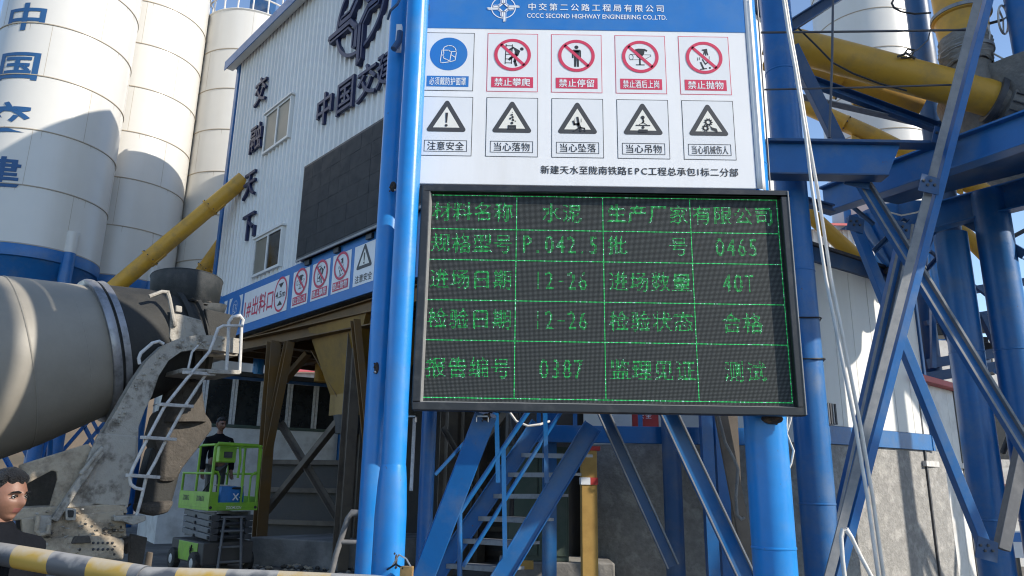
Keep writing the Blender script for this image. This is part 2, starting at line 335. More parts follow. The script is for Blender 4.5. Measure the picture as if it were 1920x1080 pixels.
def pict(c, kind, cx, cy, R, lay=3):
    """pictogram inside a circle or triangle of radius R"""
    K = 'print_black'; q = lambda L: [(cx+x*R, cy+y*R) for x, y in L]
    if kind == 'climb':
        for x in (-.36, -.02): c.line(q([(x, .62), (x-.04, -.55)]), .05*R, K, lay)
        for y in (.55, .28, .02, -.26, -.5): c.line(q([(-.38, y), (-.04, y)]), .045*R, K, lay)
        c.disc(cx+.5*R, cy+.36*R, .1*R, K, lay); c.poly(q([(.02, .5), (.42, .24), (.30, -.08), (.1, .02), (.12, .2)]), K, lay)
        c.line(q([(.02, .42), (-.2, .3)]), .1*R, K, lay); c.line(q([(.22, .0), (-.1, -.2), (-.18, -.3)]), .13*R, K, lay); c.line(q([(.2, -.02), (.12, -.4), (.2, -.66)]), .14*R, K, lay)
    elif kind == 'stand':
        c.disc(cx, cy+.52*R, .11*R, K, lay); c.poly(q([(-.2, .37), (.2, .37), (.25, .3), (.25, -.15), (.16, -.15), (.15, .2), (-.15, .2), (-.16, -.15), (-.25, -.15), (-.25, .3)]), K, lay)
        c.poly(q([(-.14, .3), (.14, .3), (.13, -.68), (.02, -.68), (0, -.1), (-.02, -.68), (-.13, -.68)]), K, lay)
    elif kind == 'drink':
        c.poly(q([(-.3, .44), (-.1, .5), (.25, .48), (.4, .4), (.36, .3), (.24, .36), (.22, .2), (.1, 0), (.02, -.08), (-.12, -.08), (-.2, .02), (-.3, .2)]), K, lay)
        c.line(q([(-.03, -.08), (-.03, -.48)]), .09*R, K, lay); c.line(q([(-.24, -.5), (.2, -.5)]), .06*R, K, lay)
        c.line(q([(-.58, -.2), (.2, -.18), (.58, .04), (.56, .12), (.2, .12), (-.55, .12)]), .025*R, K, lay); c.ring(cx-.5*R, cy-.03*R, .1*R, .125*R, K, lay, 1.5)
    elif kind == 'throw':
        c.poly(q([(-.1, .5), (.18, .55), (.2, .35), (.24, .15), (.17, .14), (.14, .3), (.12, .12), (.06, .14), (.05, .28), (0, .16), (-.05, .2), (.0, .4), (-.12, .44)]), K, lay)
        c.line(q([(-.34, 0), (-.38, -.18)]), .035*R, K, lay); c.line(q([(-.24, 0), (-.28, -.14)]), .035*R, K, lay); c.line(q([(.28, .08), (.27, -.1)]), .03*R, K, lay)
        c.line(q([(-.2, -.3), (-.06, -.7)]), .1*R, K, lay); c.line(q([(-.24, -.72), (.1, -.66)]), .06*R, K, lay); c.line(q([(-.1, -.12), (.05, -.4), (.16, -.3)]), .07*R, K, lay); c.disc(cx+.28*R, cy-.62*R, .06*R, K, lay)
    elif kind == 'excl':
        c.poly(q([(-.07, .48), (.07, .48), (.04, -.1), (-.04, -.1)]), K, lay); c.disc(cx, cy-.25*R, .075*R, K, lay)
    elif kind == 'fallobj':
        for x, y, r in ((0, .42, .05), (.03, .28, .065), (-.09, .2, .055), (.05, .12, .06), (-.08, .4, .025), (.1, .1, .03), (.18, .05, .03), (.02, .56, .02)): c.disc(cx+x*R, cy+y*R, r*R, K, lay, 1.2, 8)
        c.disc(cx, cy-.06*R, .075*R, K, lay); c.poly(q([(-.22, -.18), (.22, -.18), (.22, -.42), (.13, -.42), (.13, -.3), (-.13, -.3), (-.13, -.42), (-.22, -.42)]), K, lay)
        c.poly(q([(-.12, -.3), (.12, -.3), (.12, -.42), (-.12, -.42)]), 'print_grey', lay-.3)
    elif kind == 'fallman':
        c.line(q([(.0, .32), (.06, -.02), (.02, -.12)]), .12*R, K, lay); c.line(q([(-.22, .1), (-.16, -.08), (.06, -.04)]), .11*R, K, lay)
        c.line(q([(.04, -.08), (.14, -.3)]), .17*R, K, lay); c.disc(cx+.18*R, cy-.42*R, .075*R, K, lay); c.line(q([(.16, -.26), (.36, -.3), (.4, -.46)]), .07*R, K, lay); c.line(q([(.1, -.28), (-.2, -.46)]), .07*R, K, lay)
        for x in (-.14, .2): c.line(q([(x, .25), (x+.01, .05)]), .02*R, K, lay)
    elif kind == 'hook':
        c.disc(cx, cy+.38*R, .1*R, K, lay); c.line(q([(0, .3), (.04, .16), (-.02, .06)]), .08*R, K, lay); c.line(q([(-.22, -.06), (0, .1), (.22, -.06)]), .035*R, K, lay); c.line(q([(-.36, -.08), (.36, -.08)]), .06*R, K, lay)
        c.disc(cx, cy-.2*R, .08*R, K, lay); c.poly(q([(-.24, -.31), (.24, -.31), (.24, -.48), (-.24, -.48)]), K, lay)
    elif kind == 'gear':
        for x, y, r in ((0, .16, .17), (-.16, -.18, .14)):
            c.ring(cx+x*R, cy+y*R, r*.55*R, r*R, K, lay)
            for k in range(10):
                a = k*.628; c.line([(cx+(x+r*.9*math.cos(a))*R, cy+(y+r*.9*math.sin(a))*R), (cx+(x+r*1.25*math.cos(a))*R, cy+(y+r*1.25*math.sin(a))*R)], .06*R, K, lay)
        c.poly(q([(.08, -.04), (.2, -.14), (.42, -.2), (.48, -.42), (.3, -.34), (.14, -.28)]), K, lay)
    elif kind == 'mask':
        W = 'print_white'; t = .045*R
        c.line(q([(-.36, .3), (-.28, .5), (-.05, .6), (.2, .58), (.36, .46), (.44, .28), (.46, .1)]), t, W, lay)
        c.line(q([(-.42, .28), (.0, .28), (.1, .18), (.46, .2)]), t, W, lay); c.line(q([(-.42, .28), (-.5, -.5), (-.42, -.6), (.05, -.52), (.4, -.42), (.46, .1)]), t, W, lay)
        c.line(q([(-.32, .24), (-.3, .04), (-.38, -.08), (-.3, -.14), (-.3, -.28), (-.1, -.36), (.06, -.46)]), t, W, lay); c.line(q([(.16, .16), (.08, -.48)]), t, W, lay); c.line(q([(.16, -.04), (.4, -.2)]), t, W, lay)
def tri(c, cx, cy, R, m, inner, lay=2, t=.2):
    """warning triangle with rounded corners"""
    def pts(s, r):
        out = []
        for k in range(3):
            a = math.pi/2+k*2*math.pi/3; px_, py_ = cx+s*math.cos(a), cy+s*math.sin(a)
            for j in range(6):
                b = a-math.pi/3+j*(2*math.pi/3)/5; out.append((px_+r*math.cos(b), py_+r*math.sin(b)))
        return out
    c.poly(pts(R*1.06, R*.13), m, lay)
    c.poly([(cx+R*.83*math.cos(math.pi/2+k*2*math.pi/3), cy+R*.83*math.sin(math.pi/2+k*2*math.pi/3)) for k in range(3)], inner, lay+.6)
def prohib(c, kind, cx, cy, R, sy=1, lay=2):
    c.disc(cx, cy, R*.86, 'panel_paper', lay, sy); pict(c, kind, cx, cy, R, lay+.7)
    a = -math.pi/4; L = R*.86
    c.line([(cx-L*math.cos(a), cy-L*math.sin(a)*sy), (cx+L*math.cos(a), cy+L*math.sin(a)*sy)], R*.17, 'print_red', lay+1.4)
    c.ring(cx, cy, R*.82, R, 'print_red', lay+1.4, sy)
# ------------------------------------------------------------------ the yard
def grid_sheet(name, x0, x1, y0, y1, n, z, m, amp=0, kind='structure'):
    mb = MB(); vs = []
    for i in range(n+1):
        for j in range(n+1):
            x = x0+(x1-x0)*i/n; y = y0+(y1-y0)*j/n
            vs.append((x, y, z+amp*noise.noise(V((x*.6, y*.6, 0)))))
    mb.add(vs, [(i*(n+1)+j, (i+1)*(n+1)+j, (i+1)*(n+1)+j+1, i*(n+1)+j+1) for i in range(n) for j in range(n)], m, True)
    return tag(mb.build(name, fix=False), kind=kind)
grid_sheet('ground', -1500, 1500, -1500, 1500, 8, -.03, 'yard')
grid_sheet('yard_surface', -28, 28, -6, 40, 110, 0.02, 'yard', .03)
# bare hillside far behind the yard
mb = MB(); vs = []; n = 40
for i in range(n+1):
    for j in range(9):
        x = -420+840*i/n; d = j/8
        vs.append((x, 170+d*90, -1+d*(46+22*noise.noise(V((x*.012, 3, 0))))+6*noise.noise(V((x*.05, d*4, 1)))))
mb.add(vs, [(i*9+j, (i+1)*9+j, (i+1)*9+j+1, i*9+j+1) for i in range(n) for j in range(8)], 'hill_brown', True)
tag(mb.build('hill', fix=False), kind='structure')

# ------------------------------------------------------------------ sign board on its tube frame
YS = 6.03
sgn = thing('sign_board', at(1100, 345, YS), 'large white safety notice board with blue company header above the green LED display', 'sign board')
A_ = at(786, 200, YS).x; B_ = at(1408, 200, YS).x
ZB = at(1100, 349, YS).z; ZH = at(1100, 57, YS).z; ZT = ZH+1.3  # board carried on above the view so that it shades the drum
mb = MB(); mb.abox(A_, B_, YS, YS+.05, ZB, ZT, 'sign_white'); pan = mb.build('panel', sgn, bevel=.006)
mb = MB()
# sheet wrapped round the right tube, a little buckled
prev = None; vs = []
for k in range(25):
    z = ZB+(ZT-ZB)*k/24; bu = .006*noise.noise(V((0, z*5, 2)))
    vs += [(B_+.002, YS-.004, z), (B_+.055+bu, YS+.005+bu, z), (B_+.095+bu, YS+.05+bu*2, z)]
mb.add(vs, [(k*3+j, k*3+j+1, k*3+j+4, k*3+j+3) for k in range(24) for j in range(2)], 'sign_white', True); mb.build('folded_edge', sgn, solid=.004)
mb = MB(); vs = []
for k in range(25):
    z = ZB+(ZT-1.1-ZB)*k/24; wv = .02*noise.noise(V((1, z*3, 2)))
    vs += [(A_-.03, YS+.0, z), (A_-.10+wv, YS+.05, z), (A_-.15+wv*2, YS+.13, z)]
mb.add(vs, [(k*3+j, k*3+j+1, k*3+j+4, k*3+j+3) for k in range(24) for j in range(2)], 'sign_white', True); mb.build('folded_edge', sgn, solid=.004)
X_ = V((1, 0, 0)); Z_ = V((0, 0, 1)); NY = V((0, -1, 0))
mb = MB(); cv = Canvas(mb, (0, YS, 0), X_, Z_, NY)
cv.rect(A_, ZH, B_, ZT-.003, 'print_blue', 2)
def sx(x, y): p = at(x, y, YS); return p.x, p.z
ex, ez = sx(944, 15); emblem(cv, ex, ez, .115, 'print_white', 4)
x0, z0 = sx(988, 13); x1, z1 = sx(1247, 17); cv.text('中交第二公路工程局有限公司', (x0+x1)/2, (z0+z1)/2, .082, 'print_white', 4, wide=x1-x0+.004, bold=.018)
x0, z0 = sx(988, 29); x1, z1 = sx(1250, 34); cv.text('CCCC SECOND HIGHWAY ENGINEERING CO.,LTD.', (x0+x1)/2, (z0+z1)/2, .048, 'print_white', 4, wide=x1-x0, bold=.006, latin=True)
mb.build('header', sgn, fix=False)
x0, z0 = sx(1013, 317); x1, z1 = sx(1385, 325)
mb = MB(); cv = Canvas(mb, (0, YS, 0), X_, Z_, NY)
cv.text('新建天水至陇南铁路EPC工程总承包Ⅰ标二分部'.replace('Ⅰ', 'I'), (x0+x1)/2, (z0+z1)/2, .085, 'print_black', 2, wide=x1-x0, bold=.02)
mb.build('footer_line', sgn, fix=False)
row1 = [('mask', '必须戴防护面罩', (841, 113)), ('climb', '禁止攀爬', (960, 116)), ('stand', '禁止停留', (1081, 119)), ('drink', '禁止酒后上岗', (1201, 122)), ('throw', '禁止抛物', (1321, 124))]
row2 = [('excl', '注意安全', (838, 235)), ('fallobj', '当心落物', (960, 237)), ('fallman', '当心坠落', (1081, 240)), ('hook', '当心吊物', (1203, 242)), ('gear', '当心机械伤人', (1326, 244))]
cxs = [sx(*r[2])[0] for r in row1]; p_ = (cxs[4]-cxs[0])/4
WN = {'mask': 'blue round wear-a-face-mask notice', 'climb': 'red no-climbing notice', 'stand': 'red no-standing notice with a man', 'drink': 'red no-drinking notice with a glass', 'throw': 'red no-throwing notice', 'excl': 'triangle notice with exclamation mark', 'fallobj': 'triangle notice for falling objects', 'fallman': 'triangle notice with a falling man', 'hook': 'triangle notice with a crane hook', 'gear': 'triangle notice with gears and hand'}
zc1 = sx(1081, 119)[1]; zc2 = sx(1081, 240)[1]
H1 = (sx(1081, 65)[1]-sx(1081, 174)[1])/2; H2 = (sx(1081, 184)[1]-sx(1081, 295)[1])/2
for i, (k, t, c) in enumerate(row1):
    cx = cxs[0]+p_*i; mb = MB(); cv = Canvas(mb, (0, YS, 0), X_, Z_, NY); W2 = .232
    col = 'print_blue' if k == 'mask' else 'print_red'
    cv.frame(cx-W2, zc1-H1, cx+W2, zc1+H1, .006, 'print_black' if k == 'mask' else 'print_red', 1); cv.rect(cx-W2+.006, zc1-H1+.006, cx+W2-.006, zc1+H1-.006, 'panel_paper', 1)
    if k == 'mask': cv.disc(cx, zc1+H1*.26, .172, 'print_blue', 2, .98, 48); pict(cv, k, cx, zc1+H1*.24, .15, 3.5)
    else: prohib(cv, k, cx, zc1+H1*.26, .168, .98)
    cv.rect(cx-.19, zc1-H1*.86, cx+.19, zc1-H1*.50, col, 2)
    cv.text(t, cx, zc1-H1*.68, .085, 'print_white', 3.2, wide=.335 if len(t) > 4 else .33, bold=.02)
    mb.build('safety_notice', sgn, fix=False)['label'] = WN[k]
for i, (k, t, c) in enumerate(row2):
    cx = cxs[0]+p_*i+.004; mb = MB(); cv = Canvas(mb, (0, YS, 0), X_, Z_, NY); W2 = .232
    cv.frame(cx-W2, zc2-H2, cx+W2, zc2+H2, .006, 'print_black', 1); cv.rect(cx-W2+.006, zc2-H2+.006, cx+W2-.006, zc2+H2-.006, 'panel_paper', 1)
    tri(cv, cx, zc2+H2*.18, .165, 'print_grey', 'pale_cream', 2); pict(cv, k, cx, zc2+H2*.16, .17, 4.2)
    cv.frame(cx-.19, zc2-H2*.86, cx+.19, zc2-H2*.48, .005, 'print_black', 2)
    cv.text(t, cx, zc2-H2*.67, .088, 'print_black', 2.4, wide=.33, bold=.012)
    mb.build('safety_notice', sgn, fix=False)['label'] = WN[k]

# ------------------------------------------------------------------ LED display
xa = at(783, 560, 5.93).x; xb = at(1492, 560, 5.93).x; za = at(1140, 775, 5.93).z; zb = at(1140, 354, 5.93).z
led = thing('led_display', ((xa+xb)/2, 6, za), 'black framed LED display with green dot lettering in a table of five rows', 'LED display')
YF = 5.90
mb = MB(); mb.abox(xa+.012, xb-.012, YL+.012, 6.02, za+.012, zb-.012, 'frame_black'); mb.build('case', led)
mb = MB(); mb.abox(xa+.05, xb-.05, YL, YL+.01, za+.05, zb-.05, 'led_matrix'); scr = mb.build('screen', led)
mb = MB(); fw = .066
for (p, q, r_, s_) in ((xa, xb, zb-fw*.8, zb), (xa, xb, za, za+fw), (xa, xa+fw, za+fw, zb-fw*.8), (xb-fw, xb, za+fw, zb-fw*.8)):
    mb.abox(p, q, YF, YL+.05, r_, s_, 'frame_black')
mb.build('frame', led, bevel=.008)
# inner lips coloured lighter at left and bottom, as the sun lights them
mb = MB(); mb.prism([(xa+fw, YF+.004, za+fw), (xa+fw+.014, YL-.002, za+fw+.01), (xa+fw+.014, YL-.002, zb-fw*.8-.01), (xa+fw, YF+.004, zb-fw*.8)], V((-.003, 0, 0)), 'frame_grey')
mb.prism([(xa+fw, YF+.004, za+fw), (xb-fw, YF+.004, za+fw), (xb-fw-.01, YL-.002, za+fw+.012), (xa+fw+.01, YL-.002, za+fw+.012)], V((0, 0, -.003)), 'frame_grey')
mb.tube([(xb-.004, YF-.002, za+.01), (xb-.004, YF-.002, zb-.01)], .006, 'frame_grey', 6)
mb.build('trim', led)
# lit dots
lit = {}
def dot(c, r, k):
    if 0 <= c < NX and 0 <= r < NZ: lit[(c, r)] = k
rows = [0, 28, 53, 85, 116, 159]
for r in rows:
    for c in range(NX): dot(c, r, 'led_line')
for c in (0, 72, 143, 215, 287):
    for r in range(NZ): dot(c, r, 'led_line')
def raster(ch, nw, nh):
    vs, fs = glyph(ch, .0); out = []
    wide = ord(ch) > 255
    if ch == '-': return [(i, 8) for i in range(1, 7)]
    if ch == '.': return [(2, 14), (3, 14), (2, 13), (3, 13)]
    xl = min(v.x for v in vs); xr = max(v.x for v in vs); xm = (xl+xr)/2; xl = min(xl, xm-.23); xr = max(xr, xm+.23)
    for i in range(nw):
        for j in range(nh):
            hit = 0
            for ax_, ay_ in ((.5, .5), (.2, .3), (.8, .3), (.2, .8), (.8, .8)):
                if wide: x = (i+ax_)/nw*.97+.015; y = .86-(j+ay_)/nh*.97
                else: x = xl-.02+(i+ax_)/7*(xr-xl+.04); y = .74-(j+ay_)/nh*.78
                for f in fs:
                    s_ = None; ins = True; L = len(f)
                    for a in range(L):
                        p, q = vs[f[a]], vs[f[(a+1) % L]]
                        cr = (q.x-p.x)*(y-p.y)-(q.y-p.y)*(x-p.x)
                        if abs(cr) < 1e-12: continue
                        if s_ is None: s_ = cr > 0
                        elif (cr > 0) != s_: ins = False; break
                    if ins: hit += 1; break
            if hit >= 2: out.append((i, j))
    return out
table = [('材料名称', '水泥', '生产厂家', '有限公司,'), ('规格型号', 'P.042.5', '批  号', '0465'), ('进场日期', '12-26', '进场数量', '40T'), ('检验日期', '12-26', '检验状态', '合格'), ('报告编号', '0387', '监理见证', '测试')]
for r in range(5):
    for c in range(4):
        t = table[r][c]; cell = [(17 if ord(ch) > 255 else 9) for ch in t]
        if t == '批  号': cell = [17, 16, 17, 17]
        tot = sum(cell); x = [3, 76, 147, 219][c] + max(0, (68-tot)//2) - (2 if c == 3 and r == 0 else 0)
        ytop = (rows[r]+rows[r+1])//2-8
        for ch, wd in zip(t, cell):
            if ch != ' ':
                for i, j in raster(ch, 16 if ord(ch) > 255 else 8, 16): dot(x+i, ytop+j, 'led_lit')
            x += wd
rr = random.Random(3)
mb = MB()
for (c, r), k in lit.items():
    if k == 'led_lit' and rr.random() < .05: continue
    x = LX0+(c+.5)*LP; z = LZ1-(r+.5)*LPZ; h = LP*(.25 if k == 'led_lit' else .30)
    k = ('led_glint' if rr.random() < .10 else 'led_dim' if rr.random() < .28 else k)
    mb.add([(x-h, YL-.003, z-h), (x+h, YL-.003, z-h), (x+h, YL-.003, z+h), (x-h, YL-.003, z+h)], [(0, 1, 2, 3)], k)
mb.build('lit_dots', led, fix=False)

# ------------------------------------------------------------------ frame that carries both: tubes and braces
sup = thing('sign_gantry', (-1, 6.2, 0), 'blue tubular steel frame carrying the notice board and the LED display', 'steel frame')
def vtube(mb, x, y, r, z0, z1, m, seg=28, tilt=0): mb.tube([(x-tilt*(3-z0), y, z0), (x-tilt*(3-z1), y, z1)], r, m, seg)
pB = at(752, 600, 5.93); pA = at(718, 600, 6.30); pC = at(803, 830, 7.1); pR = at(1437, 830, 6.27)
mb = MB(); vtube(mb, pB.x, 5.93, .098, 0, 9, 'bright_blue_paint', tilt=0)
b0 = at(738, 900, 5.93); mb.lathe([(-b0.z, .125), (-.25, .122), (-.02, .112), (.10, .101), (.12, .097)], V((pB.x, 5.93, b0.z)), (0, 0, 1), 'bright_blue_paint', 28)
mb.build('post', sup)
mb = MB(); vtube(mb, pA.x, 6.30, .105, 0, 9, 'bright_blue_paint', tilt=0); mb.build('post', sup)
mb = MB(); vtube(mb, pC.x, 7.1, .07, 0, 2.6, 'blue_paint'); mb.build('post', sup)
mb = MB(); vtube(mb, pR.x, 6.27, .172, 0, 9, 'bright_blue_paint', 36); mb.build('post', sup)
# weld beads round the tubes
def bead(x, y, r, z, parent, m='bright_blue_paint'):
    mb = MB(); mb.lathe([(-.012, r), (-.006, r+.005), (.006, r+.005), (.012, r)], V((x, y, z)), Z_, m, 32); mb.build('weld_bead', parent)
for z in (1.1, 2.9, 4.4): bead(pR.x, 6.27, .172, z, sup)
# scorched welds
for nm, q, Y, s in (('weld_mark', (706, 690), 6.19, (.02, .012, .05)), ('weld_mark', (737, 350), 6.12, (.03, .02, .05)), ('weld_mark', (1448, 785), 6.08, (.09, .03, .045)), ('weld_mark', (738, 1050), 5.835, (.03, .01, .06)), ('weld_mark', (912, 782), 6.02, (.035, .02, .03))):
    mb = MB(); c = at(*q, Y); mb.ball(c, s, 'scorched', 12, 8)
    for k in range(9): mb.ball(c+V((random.uniform(-1, 1)*s[0], -.004, random.uniform(-1, 1)*s[2])), random.uniform(.006, .014), 'rail_white' if k == 0 else 'scorched', 6, 5)
    mb.build(nm, sup)
def hangbar(mb, p, q, wd, h, m, kind, **k): mb.bar(p, q, wd, h, m, kind, **k)
# braces under the display (square tube and channels)
for (p, q, Yp, Yq, wd, h, kind, m) in (
        ((912, 775), (775, 1130), 6.15, 6.6, .18, .15, 'box', 'blue_paint'),
        ((1130, 770), (1262, 1062), 7.6, 7.6, .125, .05, 'C', 'navy_paint'),
        ((1252, 770), (1408, 1100), 6.9, 6.9, .165, .055, 'C', 'blue_paint')):
    mb = MB(); C_ = kind == 'C'; mb.bar(at(*p, Yp), at(*q, Yq), h if C_ else wd, wd if C_ else h, m, kind, side=NY if C_ else X_, tk=.016, m2='sunlit_shaded_grey'); mb.build('brace', sup, bevel=.003 if C_ else .008)  # channel flange tips coloured paler, as if sunlit
mb = MB()
for q in ((770, 775), (905, 775)):
    c = at(*q, 5.97); mb.abox(c.x-.05, c.x+.05, c.y-.03, c.y+.03, c.z-.03, c.z-.02, 'frame_grey'); mb.abox(c.x-.05, c.x-.043, c.y-.03, c.y+.03, c.z-.07, c.z-.02, 'frame_grey'); mb.abox(c.x+.043, c.x+.05, c.y-.03, c.y+.03, c.z-.07, c.z-.02, 'frame_grey')
mb.build('bracket', sup)
mb = MB(); a = at(778, 785, 6.5); mb.abox(a.x-.012, a.x+.012, 6.45, 6.5, at(778, 920, 6.5).z, a.z, 'rail_white'); mb.build('strap', sup)
a = at(763, 1070, 5.75); mb = MB(); mb.abox(a.x-.045, a.x+.045, 5.7, 5.78, a.z-.1, a.z+.03, 'wood_block'); tag(mb.build('wooden_block', bevel=.004), 'small raw wooden block wedged at the foot of the left blue post', 'wooden block')
mb = MB(); mb.tube([at(735, 1062, 5.8), at(748, 1040, 5.72), at(762, 1048, 5.7), at(770, 1062, 5.69)], .006, 'rail_white', 6); mb.tube([at(726, 1068, 5.8), at(742, 1058, 5.74), at(756, 1066, 5.7)], .007, 'dark_cable', 6)
tag(mb.build('wire_loop'), 'short loop of loose wire hooked round the foot of the left blue post', 'wire')
# curled strap and cable at the top between the posts
mb = MB(); mb.tube([at(727, 36, 6.1), at(732, 20, 6.0), at(745, 8, 5.98), at(752, -6, 6)], .012, 'navy_paint', 8); mb.tube([at(798, 2, 5.97), at(804, 10, 5.96), at(804, 18, 5.97), at(797, 20, 5.99)], .007, 'dark_cable', 8)
tag(mb.build('dark_cable'), 'thin dark cable curling between the two left blue posts at the top of the board', 'cable')
mb = MB(); mb.abox(at(742, 80, 6.12).x, at(752, 80, 6.12).x, 6.1, 6.16, at(742, 92, 6.1).z, at(742, 45, 6.1).z, 'sign_white'); mb.tube([at(750, 60, 6.1), at(748, 78, 6.08), at(738, 92, 6.05)], .03, 'navy_paint', 8); mb.build('bracket', sup)
# ------------------------------------------------------------------ batching building: facade frame u (right along the wall), z
FO = V((-6.265, 17.175, 0)); FT = V((.669, -.743, 0)).normalized(); FN = V((-.743, -.669, 0)).normalized()
def fw_(u, z, out=0.0): return FO+FT*u+V((0, 0, z))+FN*out
def fu(x, y, out=0.0):
    p = onp(FO+FN*out, FN, x, y); return (p-FO).dot(FT), p.z
U0, U1, ZF0, ZF1 = -2.45, 9.0, 4.85, 13.0
bld = thing('batching_building', fw_(3, 0), 'tall building of pale corrugated cladding with navy raised lettering above the loading bay', 'plant building')
mb = MB(); prof = []; u = U0+.12; rib = .21
while u < U1:
    prof += [(u, 0), (u+rib*.48, 0), (u+rib*.60, .045), (u+rib*.82, .045), (u+rib*.94, 0)]; u += rib
vs = []; 
for uu, o in prof: vs += [fw_(uu, ZF0+.02, o), fw_(uu, ZF1, o)]
mb.add(vs, [(2*i, 2*i+2, 2*i+3, 2*i+1) for i in range(len(prof)-1)], 'cladding'); mb.build('cladding', bld, fix=False)
DEP = 9.0
def bprism(mb, u0, u1, d0, d1, z0, z1, m):           # box in facade space; d goes into the building
    mb.prism([fw_(u0, z0, -d0), fw_(u1, z0, -d0), fw_(u1, z0, -d1), fw_(u0, z0, -d1)], V((0, 0, z1-z0)), m)
mb = MB(); bprism(mb, U0+.05, U1-.05, .06, DEP, ZF0+.1, ZF1-.06, 'cladding'); mb.build('wall', bld)
mb = MB(); bprism(mb, U0-.35, U1+.3, -.28, DEP+.3, ZF1+.02, ZF1+.10, 'navy_paint'); mb.build('roof', bld)
mb = MB(); bprism(mb, U0-.37, U1+.3, -.31, -.285, ZF1-.14, ZF1+.14, 'blue_paint'); bprism(mb, U0-.37, U1+.3, -.285, -.05, ZF1-.06, ZF1-.03, 'cladding'); mb.build('eave', bld, bevel=.006)
mb = MB(); k = 0; u = U0-.3
while u < 4:
    mb.ball(fw_(u, ZF1+.15, .25), .035, 'navy_paint', 6, 4); u += .22
mb.build('roof_rib', bld)
mb = MB(); bprism(mb, U0-.06, U0+.11, -.05, .10, ZF0, ZF1-.06, 'blue_paint'); mb.build('corner_trim', bld)
# storey added above the roof out of view, sloped to shade the near silo
mb = MB(); mb.prism([fw_(1.95, ZF1+.15, -.02), fw_(8.9, ZF1+.15, -.02), fw_(8.9, 16.9, -.02), fw_(1.95, 15.15, -.02)], -FN*7, 'cladding'); mb.build('added_shade_storey', bld)
def window(px, frame_m, panes, nm):
    (u0, z0), (u1, z1) = px; mb = MB()
    for a, b_, c, d in ((u0, u1, z0, z0+.06), (u0, u1, z1-.06, z1), (u0, u0+.06, z0+.06, z1-.06), (u1-.06, u1, z0+.06, z1-.06), ((u0+u1)/2-.03, (u0+u1)/2+.03, z0+.06, z1-.06)):
        bprism(mb, a, b_, -.10, .0, c, d, frame_m)
    w_ = mb.build('window', bld, bevel=.006); um = (u0+u1)/2
    for i, pm in enumerate(panes):
        mb = MB(); bprism(mb, (u0+.06, um+.03)[i], (um-.03, u1-.06)[i], -.075, -.055, z0+.06, z1-.06, pm)
        p = mb.build('pane', w_)
    mb = MB(); bprism(mb, u0-.05, u1+.05, -.14, .0, z1+.002, z1+.05, 'cladding'); mb.build('drip_cap', w_)
    return w_
window(((.05, 9.34), (1.48, 10.44)), 'cladding', ['dusty_glass', 'dusty_glass'], 'a')
window(((.2, 6.13), (1.68, 7.08)), 'cladding', ['dusty_glass', 'glass'], 'b')['label'] = 'sliding window with one half open and dark'  # dark pane stands in for the shaded interior of the open half
def raised(ch, u, z, h, wd, out=.09, ext=.035, bold=.008):
    vs, fs = glyph(ch, bold, ext); mb = MB()
    mb.add([fw_(u+(v.x-.5)*wd, z+(v.y-.38)*h, out+v.z) for v in vs], fs, 'navy_letter'); return mb.build('raised_character', bld, fix=False)
for ch, q in (('交', (489, 170)), ('融', (480, 258)), ('天', (468, 345)), ('下', (465, 424))):
    u, z = fu(*q, .1); raised(ch, u, z, .80, .76)
for i, ch in enumerate('中国交建'):
    u, z = fu(*[(609, 203), (648, 178), (688, 152), (727, 124)][i], .1); raised(ch, u, z, .82, .80)
# big raised emblem
uL, zL = fu(621, 73, .1); uB, zB = fu(672, 119, .1); eR = (zL-zB)/1.205; eu = uB-.075*eR; ez2 = zL+.075*eR
class Fcv(Canvas):
    def poly(s, pts, m, lay=1): s.mb.prism([s.P(x, y, 0)+s.n*(.02) for x, y in pts], s.n*(.10+.02*(lay-1)), m)
mb = MB(); fc = Fcv(mb, FO, FT, Z_, FN); fc.ring(eu, ez2, eR*.93, eR*1.01, 'navy_letter', 1, 1, 56); emblem(fc, eu, ez2, eR, 'navy_letter', 1, raised=1); mb.build('raised_emblem', bld)
# small lamp bracket under the lettering 下
mb = MB(); u, z = fu(472, 432, .1); bprism(mb, u+.02, u+.12, -.1, 0, z-.15, z+.12, 'navy_letter'); mb.build('bracket', bld)

# dark screen on the facade
(sa, sz1), (_, sz0) = fu(572, 313, .2), fu(560, 487, .2)
scn = thing('display_screen', fw_(sa+2, sz0, .1), 'large switched-off black display screen mounted on the corrugated facade', 'display screen')
mb = MB(); bprism(mb, sa, sa+5.6, -.22, -.04, sz0, sz1, 'frame_black'); mb.build('case', scn, bevel=.01)
mb = MB(); 
for i in range(14):
    for j in range(6):
        d = .225+.003*random.random(); bprism(mb, sa+.05+i*.393, sa+.05+i*.393+.39, -d, -.215, sz0+.05+j*(sz1-sz0-.1)/6, sz0+.05+(j+1)*(sz1-sz0-.1)/6-.004, 'dead_screen')
mb.build('panel', scn)
mb = MB(); bprism(mb, sa+.02, sa+5.6, -.235, -.2, sz0-.05, sz0-.004, 'frame_grey')
for k in range(5): bprism(mb, sa+.3+k*1.2, sa+.5+k*1.2, -.16, -.02, sz0-.16, sz0-.06, 'frame_black')
mb.build('bracket', scn)

